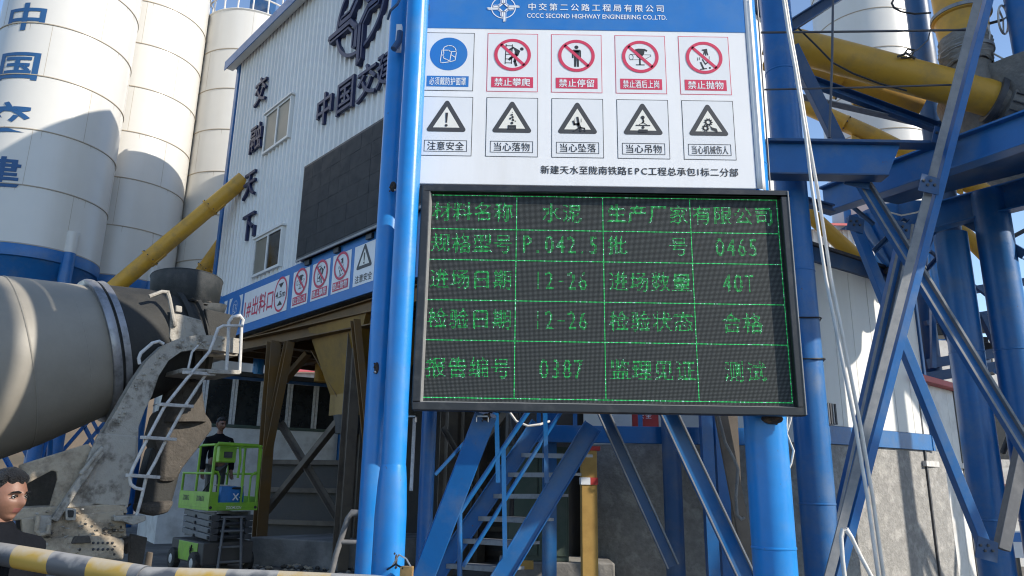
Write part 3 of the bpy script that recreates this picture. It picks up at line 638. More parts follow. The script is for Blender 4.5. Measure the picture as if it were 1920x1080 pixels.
# banner along the foot of the facade
ban = thing('banner_sign', fw_(1, 4.8, .1), 'long blue bordered banner with red 1#出料口 lettering and safety notices over the loading bay', 'banner sign')
ZA, ZC = 4.82, 5.97; UB0, UB1 = -2.4, 9.5
mb = MB(); bprism(mb, UB0, UB1, -.10, -.04, ZA, ZC, 'print_blue'); mb.build('backing', ban, bevel=.005)
def bcv(): 
    mb = MB(); return mb, Canvas(mb, FO+FN*.10, FT, Z_, FN, .004)
zl, zh = ZA+.2, ZC-.17; zm = (zl+zh)/2
def bp(x, y): return fu(x, y, .1)[0]
edges = [(-2.3, bp(425, 590)-.03), (bp(428, 590), bp(451, 600)), (bp(454, 600), bp(541, 540)), (bp(547, 560), bp(578, 545)), (bp(583, 550), bp(617, 530)), (bp(622, 530), bp(658, 500)), (bp(664, 500), bp(704, 480)), (bp(704, 480)+.15, bp(704, 480)+1.25), (bp(704, 480)+1.4, bp(704, 480)+2.5)]
kinds = ['mask', 'mask', 'text', 'drink', 'climb', 'throw', 'excl', 'stand', 'hook']
for (u0, u1), k in zip(edges, kinds):
    mb, cv = bcv(); cv.rect(u0, zl, u1, zh, 'sign_white', 1); um = (u0+u1)/2; W = (u1-u0)
    if k == 'text':
        cv.text('1#出料口', u0+W*.36, zm-.02, .50, 'print_red', 2, wide=W*.70, bold=.02)
        cx = u1-W*.15; R = W*.135; cv.disc(cx, zm+.02, R, 'panel_paper', 2, 1.25); cv.ring(cx, zm+.02, R*.88, R, 'print_red', 3, 1.25)
        cv.text('4.5m', cx, zm+.02, .15, 'print_black', 3, wide=R*1.5, latin=True)
        cv.poly([(cx-R*.4, zm+.27), (cx+R*.4, zm+.27), (cx, zm+.16)], 'print_black', 3); cv.poly([(cx-R*.4, zm-.23), (cx+R*.4, zm-.23), (cx, zm-.12)], 'print_black', 3)
    elif k == 'mask':
        cv.disc(um, zm+.12, W*.40, 'print_blue', 2, 1); pict(cv, k, um, zm+.12, W*.34, 3); cv.rect(um-W*.42, zl+.05, um+W*.42, zl+.2, 'print_blue', 2); cv.text('必须戴防护面罩' if u0 > -2.2 else '必须戴安全帽', um, zl+.125, .12, 'print_white', 3, wide=W*.8)
    elif k in ('excl', 'hook'):
        tri(cv, um, zm+.08, W*.34, 'print_grey', 'pale_cream', 2); pict(cv, k, um, zm+.08, W*.36, 4); cv.text('注意安全' if k == 'excl' else '当心吊物', um, zl+.12, .16, 'print_black', 2, wide=W*.82, bold=.015)
    else:
        prohib(cv, k, um, zm+.13, W*.40, 1); cv.rect(um-W*.42, zl+.04, um+W*.42, zl+.22, 'print_red', 2); cv.text({'drink': '禁止酒后上岗', 'climb': '禁止攀爬', 'throw': '禁止抛物', 'stand': '禁止停留'}[k], um, zl+.13, .15, 'print_white', 3.4, wide=W*.78, bold=.015)
    mb.build('notice', ban, fix=False)

# ------------------------------------------------------------------ loading bay frame under the building
bay = thing('loading_bay', fw_(2, 0, -2), 'yellow and brown dusty steel frame of columns, braces and hopper under the plant building', 'steel frame')
mb = MB(); bprism(mb, U0, U1, .3, DEP, 4.70, 4.78, 'yellow_frame'); mb.build('floor_plate', bay)
for d in (.15, 2.2, 4.4, 6.6):
    mb = MB(); mb.bar(fw_(U0, 4.62, -d), fw_(U1, 4.62, -d), .2, .30, 'yellow_frame', 'I', side=FN, tk=.02); mb.build('beam', bay)
u = U0+.2
while u < U1:
    mb = MB(); mb.bar(fw_(u, 4.60, -.28), fw_(u, 4.60, -6.5), .12, .22, 'yellow_frame', 'I', side=FT, tk=.015); mb.build('beam', bay); u += .95
def colm(px0, Y0, px1, Y1, wd, m='yellow_frame', kind='H', h=None):
    mb = MB(); mb.bar(at(*px0, Y0), at(*px1, Y1), wd, h or wd, m, kind, side=FT, tk=.016); mb.build('column', bay)
YC = 15.2
p = at(512, 650, YC); q = at(487, 1010, YC); colm((514, 640), YC, (486, 1012), YC, .22)
colm((543, 640), YC-.3, (494, 880), YC, .16)
colm((666, 600), 12.6, (690, 830), 12.6, .13); colm((690, 830), 12.6, (694, 1010), 12.6, .13, 'dusty_frame')
for (p, Yp, q, Yq, wd, m) in (((524, 790), 15.3, (636, 976), 14.6, .15, 'dusty_frame'), ((652, 768), 14.4, (498, 960), 15.4, .16, 'dusty_frame'), ((590, 655), 14.9, (662, 782), 14.3, .15, 'yellow_frame'), ((578, 662), 15.1, (533, 714), 15.5, .15, 'yellow_frame'), ((640, 700), 14.4, (600, 660), 14.8, .10, 'yellow_frame')):
    mb = MB(); mb.bar(at(*p, Yp), at(*q, Yq), wd, .10, m, 'L', tk=.015); mb.build('brace', bay)
for (p, Yp, q, Yq) in (((452, 648), 16.6, (706, 596), 12.9), ((530, 640), 16.4, (660, 660), 16.6)):
    mb = MB(); mb.bar(at(*p, Yp), at(*q, Yq), .2, .26, 'yellow_frame', 'C', tk=.02); mb.build('beam', bay)
# frames deeper in the bay, seen below the display
for (x, Y) in ((648, 13.6), (672, 14.5), (838, 13), (868, 14), (898, 15.5), (965, 13.5), (1050, 15)):
    p = at(x, 900, Y); mb = MB(); mb.bar((p.x, p.y, 0), (p.x, p.y, 4.5), .24, .2, 'dusty_frame', 'H', side=FT, tk=.02); mb.build('column', bay)
for (p, Yp, q, Yq) in (((950, 772), 12, (836, 925), 12.2), ((830, 800), 12.5, (920, 960), 12.5), ((1080, 775), 13, (960, 930), 13)):
    mb = MB(); mb.bar(at(*p, Yp), at(*q, Yq), .16, .10, 'dusty_frame', 'C', tk=.015); mb.build('brace', bay)
# weighing hopper
mb = MB(); c0 = at(668, 640, 14.6)
hp = [c0+FT*a+(-FN)*b for a, b in ((-.72, -.7), (1.5, -.7), (1.5, 1.4), (-.72, 1.4))]; lw = [c0+FT*a+(-FN)*b for a, b in ((-.32, -.3), (.32, -.3), (.32, .3), (-.32, .3))]
top = [V((p.x, p.y, 4.5)) for p in hp]; low = [V((p.x, p.y, 3.15)) for p in lw]; lo2 = [V((p.x, p.y, 2.75)) for p in lw]
mb.add(top+low+lo2, [(i, (i+1) % 4, 4+(i+1) % 4, 4+i) for i in range(4)]+[(4+i, 4+(i+1) % 4, 8+(i+1) % 4, 8+i) for i in range(4)], 'hopper_yellow')
mb.build('hopper', bay, solid=.02)
mb = MB(); c = V((c0.x, c0.y, 0)); mb.lathe([(2.4, .28), (2.75, .34), (2.76, .30)], c, Z_, 'dark_steel', 20); mb.build('outlet', bay)

# end wall added on the far side to keep sun out of the bay
mb = MB(); bprism(mb, U1-.06, U1, .3, DEP, 0, 4.7, 'dark_panel'); mb.build('added_end_wall', bay)
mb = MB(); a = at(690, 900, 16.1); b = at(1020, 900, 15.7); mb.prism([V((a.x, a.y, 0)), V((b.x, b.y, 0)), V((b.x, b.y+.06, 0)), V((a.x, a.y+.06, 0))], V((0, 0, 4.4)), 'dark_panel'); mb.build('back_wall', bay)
mb = MB()
for k in range(170):
    p = at(random.uniform(455, 720), random.uniform(1040, 1078), random.uniform(12.4, 14)); s_ = random.uniform(.012, .06); mb.ball((p.x, p.y, .04+s_*.4), V((s_*random.uniform(.8, 1.6), s_, s_*.7)), random.choice(['crust', 'concrete', 'mud']), 6, 4)
tag(mb.build('rubble'), 'scattered stones and spilled concrete on the yard floor in front of the bay', kind='stuff')
# raised plinth and dark sheeting at the back of the bay
mb = MB(); a = at(470, 1042, 14.6); 
pts = [at(464, 1040, 14.4), at(640, 1040, 13.6), at(640, 1040, 13.6)+V((.75, .67, 0))*3, at(464, 1040, 14.4)+V((.75, .67, 0))*3]
mb.prism([V((p.x, p.y, 0)) for p in pts], V((0, 0, .5)), 'concrete'); tag(mb.build('plinth', bevel=.02), 'low rough concrete plinth under the yellow bay columns', 'plinth')
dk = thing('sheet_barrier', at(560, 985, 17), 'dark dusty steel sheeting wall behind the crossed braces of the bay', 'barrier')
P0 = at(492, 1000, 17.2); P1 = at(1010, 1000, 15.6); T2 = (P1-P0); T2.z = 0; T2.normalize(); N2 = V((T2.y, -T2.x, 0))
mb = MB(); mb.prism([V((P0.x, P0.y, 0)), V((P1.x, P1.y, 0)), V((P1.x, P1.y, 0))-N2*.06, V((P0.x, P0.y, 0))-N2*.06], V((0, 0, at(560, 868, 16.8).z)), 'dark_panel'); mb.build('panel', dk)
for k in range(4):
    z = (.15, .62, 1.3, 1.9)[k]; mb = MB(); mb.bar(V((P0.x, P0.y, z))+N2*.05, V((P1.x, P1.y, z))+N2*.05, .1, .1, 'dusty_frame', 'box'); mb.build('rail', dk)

# control cabin with windows behind the bay
cab = thing('control_cabin', at(520, 900, 19), 'grey white panel cabin with a long row of dark windows behind the loading bay', 'cabin')
Q0 = at(330, 700, 18.2); Q1 = at(640, 727, 20.6)
zt = 4.75
tq = (Q1-Q0); tq.z = 0; Lq = tq.length; tq.normalize(); nq = V((tq.y, -tq.x, 0))
def qz(y): return at(520, y, 19.6).z
def qbox(mb, s0, s1, o0, o1, z0, z1, m):
    b0 = V((Q0.x, Q0.y, z0)); mb.prism([b0+tq*s0+nq*o0, b0+tq*s1+nq*o0, b0+tq*s1-nq*o1, b0+tq*s0-nq*o1], V((0, 0, z1-z0)), m)
zw0, zw1 = qz(800), qz(722); 
mb = MB(); qbox(mb, 0, Lq, 0, 2.6, 0, zw0-.08, 'cabin_wall'); qbox(mb, 0, Lq, 0, 2.6, zw1+.06, qz(712), 'navy_paint'); mb.build('wall', cab)
mb = MB(); qbox(mb, 0, Lq, .06, 2.7, qz(712)+.01, qz(703), 'dark_steel'); mb.build('roof', cab)
mb = MB(); qbox(mb, 0, Lq, .03, .1, zw0-.075, zw0, 'cabinet_green'); mb.build('sill', cab)
nwin = 6
for i in range(nwin):
    s0 = Lq*i/nwin; s1 = Lq*(i+1)/nwin
    mb = MB(); qbox(mb, s0+.02, s0+.08, .02, .06, zw0, zw1+.06, 'rail_white'); qbox(mb, s1-.06, s1+.0, .02, .06, zw0, zw1+.06, 'rail_white'); wn = mb.build('window', cab)
    mb = MB(); qbox(mb, s0+.08, s1-.06, -.02, .04, zw0, zw1+.055, 'glass'); mb.build('pane', wn)
mb = MB(); qbox(mb, Lq+.02, Lq+.35, .1, 2.6, 0, qz(690), 'blue_paint'); mb.build('corner_panel', cab)
# things on and above the cabin roof
mb = MB(); p = at(603, 690, 19.6); mb.tube([(p.x, p.y, at(603, 716, 19.6).z), (p.x, p.y, at(603, 668, 19.6).z)], .17, 'yellow_paint', 20); tag(mb.build('yellow_pipe'), 'short upright yellow pipe standing on the cabin roof', 'pipe')
mb = MB(); p = at(484, 690, 19.3); mb.tube([(p.x, p.y, at(484, 702, 19.3).z), (p.x, p.y, at(484, 640, 19.3).z)], .14, 'bright_blue_paint', 20); tag(mb.build('blue_pipe'), 'upright blue pipe standing behind the cabin roof beside the bay column', 'pipe')
rs = thing('storage_shed', at(545, 690, 40), 'low shed with red sheet roof far behind the bay', 'shed')
a = at(470, 700, 40); b = at(700, 700, 40); zr = at(560, 668, 40).z
mb = MB(); mb.abox(a.x, b.x, 40, 46, 0, zr-.9, 'cabin_wall'); mb.build('wall', rs)
mb = MB(); mb.prism([(a.x-.3, 39.6, zr-.9), (b.x+.3, 39.6, zr-.9), (b.x+.3, 43, zr+.3), (a.x-.3, 43, zr+.3)], V((0, .02, .06)), 'red_roof'); mb.build('roof', rs)
# handrail by the post foot
mb = MB(); Y = 9.5; mb.tube([at(618, 1090, Y), at(630, 1040, Y), at(652, 972, Y), at(660, 962, Y), at(690, 962, Y)], .035, 'grey_pipe', 10); mb.tube([at(640, 1016, Y), at(690, 1018, Y)], .03, 'grey_pipe', 10)
mb.tube([at(618, 1090, Y), (at(618, 1090, Y).x, Y, 0)], .035, 'grey_pipe', 10); p = at(690, 962, Y); mb.tube([p, (p.x, p.y, 0)], .035, 'grey_pipe', 10)
tag(mb.build('guard_rail'), 'low grey tubular guard rail beside the foot of the left blue post', 'guard rail')

# ------------------------------------------------------------------ cement silos on the left
def ladder_rail(mb, c, r, z):
    for k in range(40):
        a = 2*math.pi*k/40; b = 2*math.pi*(k+1)/40
        for h in (.55, 1.1): mb.tube([c+V((r*math.cos(a), r*math.sin(a), z+h)), c+V((r*math.cos(b), r*math.sin(b), z+h))], .03, 'rail_white', 6, False)
        if k % 2 == 0: mb.tube([c+V((r*math.cos(a), r*math.sin(a), z)), c+V((r*math.cos(a), r*math.sin(a), z+1.1))], .03, 'rail_white', 6, False)
def silo(x, y, zb, zt, label, r=1.65, first=None, deck=True, step=1.5, seams=()):
    t = thing('cement_silo', (x, y, 0), label, 'silo', 'white cement silos')
    c = V((x, y, 0)); mb = MB(); pr = []
    z = zb
    while z < zt: pr.append((z, r)); z += step
    pr.append((zt, r)); mb.lathe(pr, c, Z_, 'silo_white', 72)
    mb.build('shell', t, fix=True)
    mb = MB()
    for z, _ in pr[:-1]: mb.lathe([(z-.016, r+.002), (z-.012, r+.02), (z+.012, r+.02), (z+.016, r+.002)], c, Z_, 'silo_seam', 72)
    for i, (z, _) in enumerate(pr[:-1]):
        for j in range(4):
            a = j*1.57+(.35 if i % 2 else 1.05)
            p = c+V(((r+.001)*math.cos(a), (r+.001)*math.sin(a), z)); mb.prism([p, p+V((-math.sin(a), math.cos(a), 0))*.009, p+V((-math.sin(a), math.cos(a), 0))*.009+V((0, 0, step-.02)), p+V((0, 0, step-.02))], V((math.cos(a), math.sin(a), 0))*.002, 'silo_seam')
        for j in range(14):
            a = random.uniform(0, 6.28); l = random.uniform(.04, .22); p = c+V(((r+.002)*math.cos(a), (r+.002)*math.sin(a), z-.014)); tt = V((-math.sin(a), math.cos(a), 0))
            mb.add([p-tt*.007, p+tt*.007, p+tt*.002+V((0, 0, -l)), p-tt*.002+V((0, 0, -l))], [(0, 1, 2, 3)], 'silo_seam')
    mb.build('seam', t)
    mb = MB(); mb.lathe([(zb+.02, r+.004), (zb-.06, r+.03), (zb-.30, r+.0), (zb-.32, r-.06), (zb-2.5, .25), (zb-2.9, .25)], c, Z_, 'blue_paint', 56); mb.build('cone', t)
    for k in range(4):
        a = R_(45+20)+k*math.pi/2
        p = c+V(((r-.03)*math.cos(a), (r-.03)*math.sin(a), 0)); mb = MB(); mb.tube([p, p+V((0, 0, zb+.0))], .16, 'blue_paint', 16); lg = mb.build('leg', t)
        mb = MB(); mb.tube([p+V((0, 0, zb+.002)), p+V((0, 0, zb+.55))], .163, 'silo_white', 16); mb.build('leg_pad', t)
    for k in range(4):
        a, b = R_(65)+k*math.pi/2, R_(65)+(k+1)*math.pi/2
        for s in (0, 1):
            mb = MB(); P = c+V((r*math.cos(a), r*math.sin(a), 1 if s else zb-2.4)); Q = c+V((r*math.cos(b), r*math.sin(b), zb-2.4 if s else 1)); mb.bar(P, Q, .1, .1, 'blue_paint', 'L', tk=.012); mb.build('brace', t)
    mb = MB(); mb.lathe([(zt, r), (zt+.05, r+.04), (zt+.1, r), (zt+.5, .3), (zt+.55, 0.02)], c, Z_, 'silo_white', 56); mb.build('cap', t)
    if deck:
        mb = MB(); ladder_rail(mb, c, r-.05, zt+.08); mb.build('railing', t)
        mb = MB(); p = c+V((.35, -.3, zt)); mb.abox(p.x-.35, p.x+.35, p.y-.35, p.y+.35, zt+.2, zt+1.7, 'navy_paint'); mb.build('dust_filter', t, bevel=.02)
    return t
S1 = atd(125, 100, 21); S2 = atd(280, 100, 24.8); S3 = atd(471, 100, 27)
def zof(S, x, y): # height at the near face of a silo
    return at(x, y, S.y-1.5).z
z1 = zof(S1, 60, 456); z2 = at(300, 518, S2.y-1.4).z; z3 = at(430, 20, S3.y-1.6).z
s1 = silo(S1.x, S1.y, z1, z1+10.5, 'nearest white cement silo with blue characters down its side above the mixer drum')
s2 = silo(S2.x, S2.y, z2, z2+12, 'tall plain white cement silo between the lettered silo and the railed silo')
s3 = silo(S3.x, S3.y, z3-15, z3, 'white cement silo with railing on its top, half hidden behind the corrugated building')
# three silos added unseen on the right, placed to shade tower and drum
for x, y, zz in ((10.65, 5.3, 10.0), (12.75, 9.95, 7.6), (8.22, -.2, 9.5)): silo(x, y, zz, 19, 'added white silo out of view on the right, shading the blue tower and drum', deck=False)
# lettering wrapped on the near silo
def on_silo(S, r, ang, z, ch, h, wd, m):
    vs, fs = glyph(ch, .02); mb = MB(); O = []
    bm = bmesh.new(); bvs = [bm.verts.new(v) for v in vs]
    for q in fs:
        try: bm.faces.new([bvs[k] for k in q])
        except ValueError: pass
    bmesh.ops.triangulate(bm, faces=bm.faces)
    for _ in range(4):
        le = [e for e in bm.edges if e.calc_length() > .06]
        if not le: break
        bmesh.ops.subdivide_edges(bm, edges=le, cuts=1); bmesh.ops.triangulate(bm, faces=bm.faces)
    bm.verts.index_update(); vs = [v.co.copy() for v in bm.verts]; fs = [tuple(v.index for v in f.verts) for f in bm.faces]; bm.free()
    for v in vs:
        a = ang+(v.x-.5)*wd/r; O.append((S.x+(r+.012)*math.sin(a), S.y-(r+.012)*math.cos(a), z+(v.y-.38)*h))
    mb.add(O, fs, m); return mb.build('painted_character', s1, fix=False)
M('silo_letter', (.018, .085, .22), .5, var=.15)
base_a = math.atan2(-S1.x, S1.y)   # direction silo -> eye, measured from -Y towards +X
def hitsilo(S, r, x, y):
    d = ray(x, y); ox, oy = -S.x, -S.y; A = d.x*d.x+d.y*d.y; B = ox*d.x+oy*d.y; Cc = ox*ox+oy*oy-r*r
    t = (-B-math.sqrt(max(0, B*B-A*Cc)))/A; p = EYE+d*t; return math.atan2(p.x-S.x, -(p.y-S.y)), p.z
aa = hitsilo(S1, 1.65, 47, 32)[0]
for ch, q in (('中', (48, 31)), ('国', (33, 122)), ('交', (12, 219)), ('建', (-8, 322))):
    a, z = hitsilo(S1, 1.65, *q); on_silo(S1, 1.65, a, z, ch, .86, 1.22, 'silo_letter')

# screw conveyors feeding the building
def conveyor(pts, r, label, m='yellow_paint', flanges=3, cat='conveyor', grp=None):
    t = thing('screw_conveyor', pts[0], label, cat, grp)
    mb = MB(); mb.tube(pts, r, m, 24); mb.build('tube', t)
    a, b = V(pts[0]), V(pts[-1]); ax = (b-a).normalized()
    for k in range(flanges):
        c = a.lerp(b, (k+.6)/(flanges+.2)); mb = MB(); mb.lathe([(-.02, r), (-.02, r+.04), (.02, r+.04), (.02, r)], c, ax, m, 24)
        for j in range(8):
            u_, v_ = perp(ax); mb.ball(c+(u_*math.cos(j*.785)+v_*math.sin(j*.785))*(r+.03)+ax*.03, .018, 'dark_steel', 6, 4)
        mb.build('flange', t)
        u_, v_ = perp(ax); c2 = c+ax*.35; mb = MB(); mb.box(c2-V((0, 0, r+.06)), ax*.22, u_*.05, V((0, 0, .06)), m); mb.build('hatch', t, bevel=.008)
    return t
e1 = fw_(-1.35, 9.05, .35); b1 = at(190, 560, 17.6)
conveyor([b1+(b1-at(458, 335, e1.y))*.35, at(458, 335, e1.y)], .2, 'yellow screw conveyor tube rising across the silos to the corrugated wall', grp='yellow conveyors')
conveyor([at(330, 580, 20.5), at(440, 425, 20)], .2, 'lower yellow conveyor tube passing behind the corner of the corrugated building', grp='yellow conveyors', flanges=1)
# ------------------------------------------------------------------ concrete mixer truck, backing towards the bay
TA = V((.743, .669, 0)).normalized(); TN = V((.669, -.743, 0)).normalized()
PC = atd(192, 655, 9.0)
def T(x, y, off=0.0): return onp(PC+TN*off, TN, x, y)
trk = thing('mixer_truck', (PC.x, PC.y, 0), 'dusty grey concrete mixer truck with big drum, charging hopper and ladder at its rear', 'mixer truck')
D0 = T(0, 688); D1 = T(322, 640); ax = (D1-D0).normalized(); C0 = T(190, 656)
C0 = C0 - ax*0
mb = MB(); mb.lathe([(-5.0, .35), (-4.9, .60), (-4.2, .86), (-3.2, 1.13), (-2.6, 1.17), (-1.9, 1.15), (-.8, .97), (-.10, .80)], C0, ax, 'drum_grey', 72); drum = mb.build('drum', trk)
mb = MB(); mb.lathe([(-.11, .80), (-.11, .86), (-.07, .875), (-.02, .86), (-.02, .80)], C0, ax, 'steel_ring', 72); mb.lathe([(.02, .79), (.02, .835), (.09, .835), (.09, .78)], C0, ax, 'steel_ring', 72); mb.lathe([(-.02, .80), (.02, .80)], C0, ax, 'drum_dark', 72); mb.build('drum_ring', drum)
mb = MB(); mb.lathe([(.09, .79), (.5, .70), (.86, .62)], C0, ax, 'drum_dark', 64); mb.lathe([(.86, .62), (.86, .67), (.92, .67), (.94, .60), (1.05, .56), (1.07, .60), (1.12, .60), (1.12, .50)], C0, ax, 'drum_dark', 64); mb.lathe([(1.12, .5), (1.06, .42), (.5, .4)], C0, ax, 'rubber_dark', 48); mb.build('drum_neck', drum)
# mixing-blade weld marks running round the drum
mb = MB()
for ph in (0,):
    for k in range(5):
        h = -.35-.55*k; r = .80+(h+.1)*-.243
        if h > -1.9: mb.lathe([(h-.008, r-.001), (h, r+.0012), (h+.008, r-.003)], C0, ax, 'drum_grey', 64)
mb.build('weld_seam', drum)
# charging hopper
hc = T(348, 552, 0); hax = (Z_ + TA*.02+TN*-.10).normalized()
mb = MB(); r = .44; mb.lathe([(-.21, r*.93), (.20, r), (.205, r*1.02)], hc, hax, 'rubber_dark', 48, a0=R_(0), a1=R_(360)); hop = mb.build('feed_hopper', trk, solid=.012)
mb = MB(); fc = T(368, 577); mb.lathe([(0, r*.95), (-.10, r*.86), (-.62, .17)], T(362, 577), (Z_-TA*.18).normalized(), 'rubber_dark', 40); mb.build('funnel', hop, solid=.012)
mb = MB()
for k in range(60):
    a = random.uniform(0, 6.28); p = T(348, 574)+V((math.cos(a), math.sin(a), 0))*r*.93; mb.ball(p+V((0, 0, random.uniform(-.03, .02))), V((random.uniform(.02, .05),)*2+(random.uniform(.008, .022),)), 'crust', 6, 4)
mb.build('concrete_crust', hop)['kind'] = 'stuff'
# side plates under the hopper
def slab(nm, pts, off, th, m, parent=trk, bevel=.012):
    mb = MB(); mb.prism([T(x, y, off) for x, y in pts], -TN*th, m); return mb.build(nm, parent, bevel=bevel)
slab('hopper_bracket', [(322, 584), (378, 600), (394, 648), (330, 655), (318, 632)], .70, .06, 'truck_grey')
slab('hopper_bracket', [(330, 572), (342, 574), (342, 586), (330, 584)], .74, .04, 'truck_grey')
slab('dark_shield', [(384, 578), (452, 594), (440, 640), (398, 650)], .60, .05, 'drum_dark')
slab('cross_plate', [(386, 640), (404, 632), (448, 637), (446, 668), (392, 665)], .70, .9, 'truck_grey')
# arched rear stanchion, near and far side
arch = [(450, 635), (406, 629), (372, 628), (340, 633), (305, 648), (275, 676), (248, 716), (222, 762), (200, 800), (186, 822), (184, 862), (258, 866), (260, 800), (272, 768), (285, 742), (298, 704), (316, 676), (340, 659), (372, 654), (409, 657), (448, 663)]
slab('rear_stanchion', arch, .93, .035, 'truck_grey', bevel=.006)
slab('rear_stanchion', arch, -.93, .035, 'truck_grey', bevel=.006)
mb = MB(); rim = [T(x, y, .93) for x, y in arch[:10]]
for a, b in zip(rim, rim[1:]): mb.prism([a, b, b-TN*.16, a-TN*.16], V((0, 0, -.006)), 'truck_grey')
rim = [T(x, y, .93) for x, y in arch[12:]]
for a, b in zip(rim, rim[1:]): mb.prism([a, b, b-TN*.16, a-TN*.16], V((0, 0, .006)), 'truck_grey')
mb.build('flange', trk)
# lower body
slab('side_panel', [(186, 812), (258, 818), (252, 880), (240, 952), (180, 945), (116, 962), (150, 900), (168, 850)], .96, .05, 'truck_grey')
slab('side_panel', [(36, 872), (165, 832), (182, 850), (150, 900), (116, 958), (36, 968), (44, 955), (92, 955), (108, 900), (107, 885), (98, 882), (36, 915)], .90, .05, 'mud')
mb = MB(); mb.bar(T(188, 846, 1.02), T(100, 976, 1.02), .09, .07, 'truck_grey', 'box', side=TN); mb.build('strut', trk, bevel=.012)
mb = MB(); mb.bar(T(192, 838, 1.06), T(150, 890, 1.06), .05, .04, 'truck_grey', 'box', side=TN); mb.build('strut', trk, bevel=.012)
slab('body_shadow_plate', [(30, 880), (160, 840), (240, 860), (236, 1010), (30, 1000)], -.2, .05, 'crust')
slab('frame_rail', [(-260, 1010), (-260, 960), (40, 952), (236, 944), (240, 962), (40, 975)], .96, .35, 'mud')
slab('rear_crossmember', [(40, 972), (232, 958), (238, 1006), (200, 1012), (44, 1008)], .98, .10, 'mud')
slab('bumper', [(48, 1010), (205, 1004), (234, 1012), (232, 1050), (50, 1044)], 1.04, .14, 'mud', bevel=.02)
slab('bracket', [(66, 968), (98, 966), (96, 1000), (88, 1004), (70, 996)], 1.06, .06, 'truck_grey')
mb = MB(); mb.tube([T(72, 968, 1.1), T(68, 996, 1.12), T(76, 1003, 1.14), T(90, 1000, 1.12), T(92, 985, 1.1)], .022, 'mud', 8); mb.build('tow_hook', trk)
slab('lamp_box', [(122, 952), (144, 954), (142, 976), (124, 976)], 1.06, .09, 'truck_grey', bevel=.008)
slab('lamp_lens', [(127, 956), (139, 957), (138, 970), (128, 970)], 1.075, .02, 'drum_dark')
slab('tail_bracket', [(140, 1006), (168, 1004), (172, 1018), (134, 1020)], 1.08, .05, 'crust')
mb = MB()
for k in range(10): mb.ball(T(175+9*(k % 5), 1018+12*(k//5), 1.045), .014, 'dark_steel', 8, 5)
mb.build('bolt', trk)
# caked lumps of dried concrete along the rear
mb = MB()
for k in range(70):
    x = random.uniform(50, 238); y = random.uniform(955, 1045); mb.ball(T(x, y, 1.03+random.uniform(-.02, .02)), V((random.uniform(.006, .028), random.uniform(.006, .02), random.uniform(.005, .016))), random.choice(['mud', 'crust', 'truck_grey', 'mud']), 7, 5)
for k in range(30):
    x = random.uniform(190, 236); mb.ball(T(x, random.uniform(990, 1030), 1.0), V((random.uniform(.015, .035), random.uniform(.015, .035), random.uniform(.01, .02))), random.choice(['mud', 'crust']), 7, 5)
for k in range(70):
    i = random.randrange(0, 10); a = V((*arch[i], 0)).lerp(V((*arch[i+1], 0)), random.random()); mb.ball(T(a.x+random.uniform(-2, 10), a.y+random.uniform(4, 22), 0.935), V((random.uniform(.006, .02),)*3), 'truck_grey', 6, 4)
mb.build('dried_concrete', trk)['kind'] = 'stuff'
slab('mudflap', [(244, 1000), (277, 1008), (268, 1058), (240, 1054)], .45, .03, 'crust')
slab('mudflap', [(276, 1034), (288, 1036), (282, 1078), (268, 1076)], .2, .03, 'dusty_frame')
mb = MB(); mb.tube([T(214, 1000, .6), T(206, 1020, .62), T(222, 1030, .6), T(236, 1012, .55), T(238, 1036, .5)], .028, 'crust', 8); mb.tube([T(205, 985, .6), T(225, 960, .62), T(245, 945, .6)], .012, 'dark_cable', 6); mb.build('hose', trk)
# swivel discharge chute caked with concrete: a tapering half-open trough
mb = MB(); A1 = T(345, 700, .1); A2 = T(340, 792, .1); 
mb.lathe([(0, .20), (.3, .24), (.62, .30)], A1, (A2-A1).normalized(), 'crust', 24); 
ch = mb.build('discharge_chute', trk)
mb = MB(); mb.prism([T(x, y, .25) for x, y in [(300, 770), (330, 764), (362, 762), (386, 772), (402, 792), (400, 806), (370, 846), (345, 878), (330, 905), (296, 905), (300, 860), (286, 820)]], -TN*.42, 'crust'); mb.build('trough', ch, bevel=.07)
mb = MB(); mb.prism([T(x, y, .18) for x, y in [(286, 838), (352, 838), (360, 842), (338, 890), (322, 950), (300, 963), (262, 960), (268, 905)]], -TN*.30, 'drum_dark'); mb.build('guide_plate', ch, bevel=.04)
mb = MB(); mb.prism([T(x, y, .24) for x, y in [(298, 826), (362, 826), (362, 836), (345, 838), (340, 876), (330, 876), (322, 838), (298, 836)]], -TN*.05, 'truck_grey'); mb.build('bracket', ch, bevel=.008)
mb = MB(); mb.prism([T(x, y, .3) for x, y in [(262, 944), (330, 938), (318, 962), (290, 968), (264, 962)]], -TN*.35, 'crust'); mb.build('lip', ch, bevel=.05)
# ladder
lad_t = [(455, 611), (418, 611), (409, 616), (400, 640), (393, 659), (352, 708), (308, 763), (276, 823), (248, 880), (243, 896), (245, 908), (254, 915), (268, 918)]
mb = MB(); mb.tube([T(x, y, 1.2) for x, y in lad_t], .018, 'rail_white', 10); lad = mb.build('ladder', trk)
mb = MB(); mb.tube([T(x, y, 1.02) for x, y in [(386, 702), (345, 764), (314, 820), (290, 868), (274, 896), (266, 930), (256, 967)]], .018, 'rail_white', 10); mb.build('rail', lad)
for (xa_, xb_, y) in ((299, 359, 760), (267, 327, 822), (240, 296, 893), (346, 400, 700)):
    mb = MB(); a = T(xa_, y-2, 1.22); b = T(xb_, y+2, 1.0); mb.bar(a, b, .07, .035, 'rail_white', 'box'); mb.build('rung', lad, bevel=.004)
mb = MB(); mb.prism([T(214, 968, 1.1), T(274, 966, 1.1), T(274, 976, 1.1), T(250, 985, 1.1), T(232, 978, 1.1), T(214, 977, 1.1)], -TN*.3, 'truck_grey'); mb.build('step_plate', trk, bevel=.01)
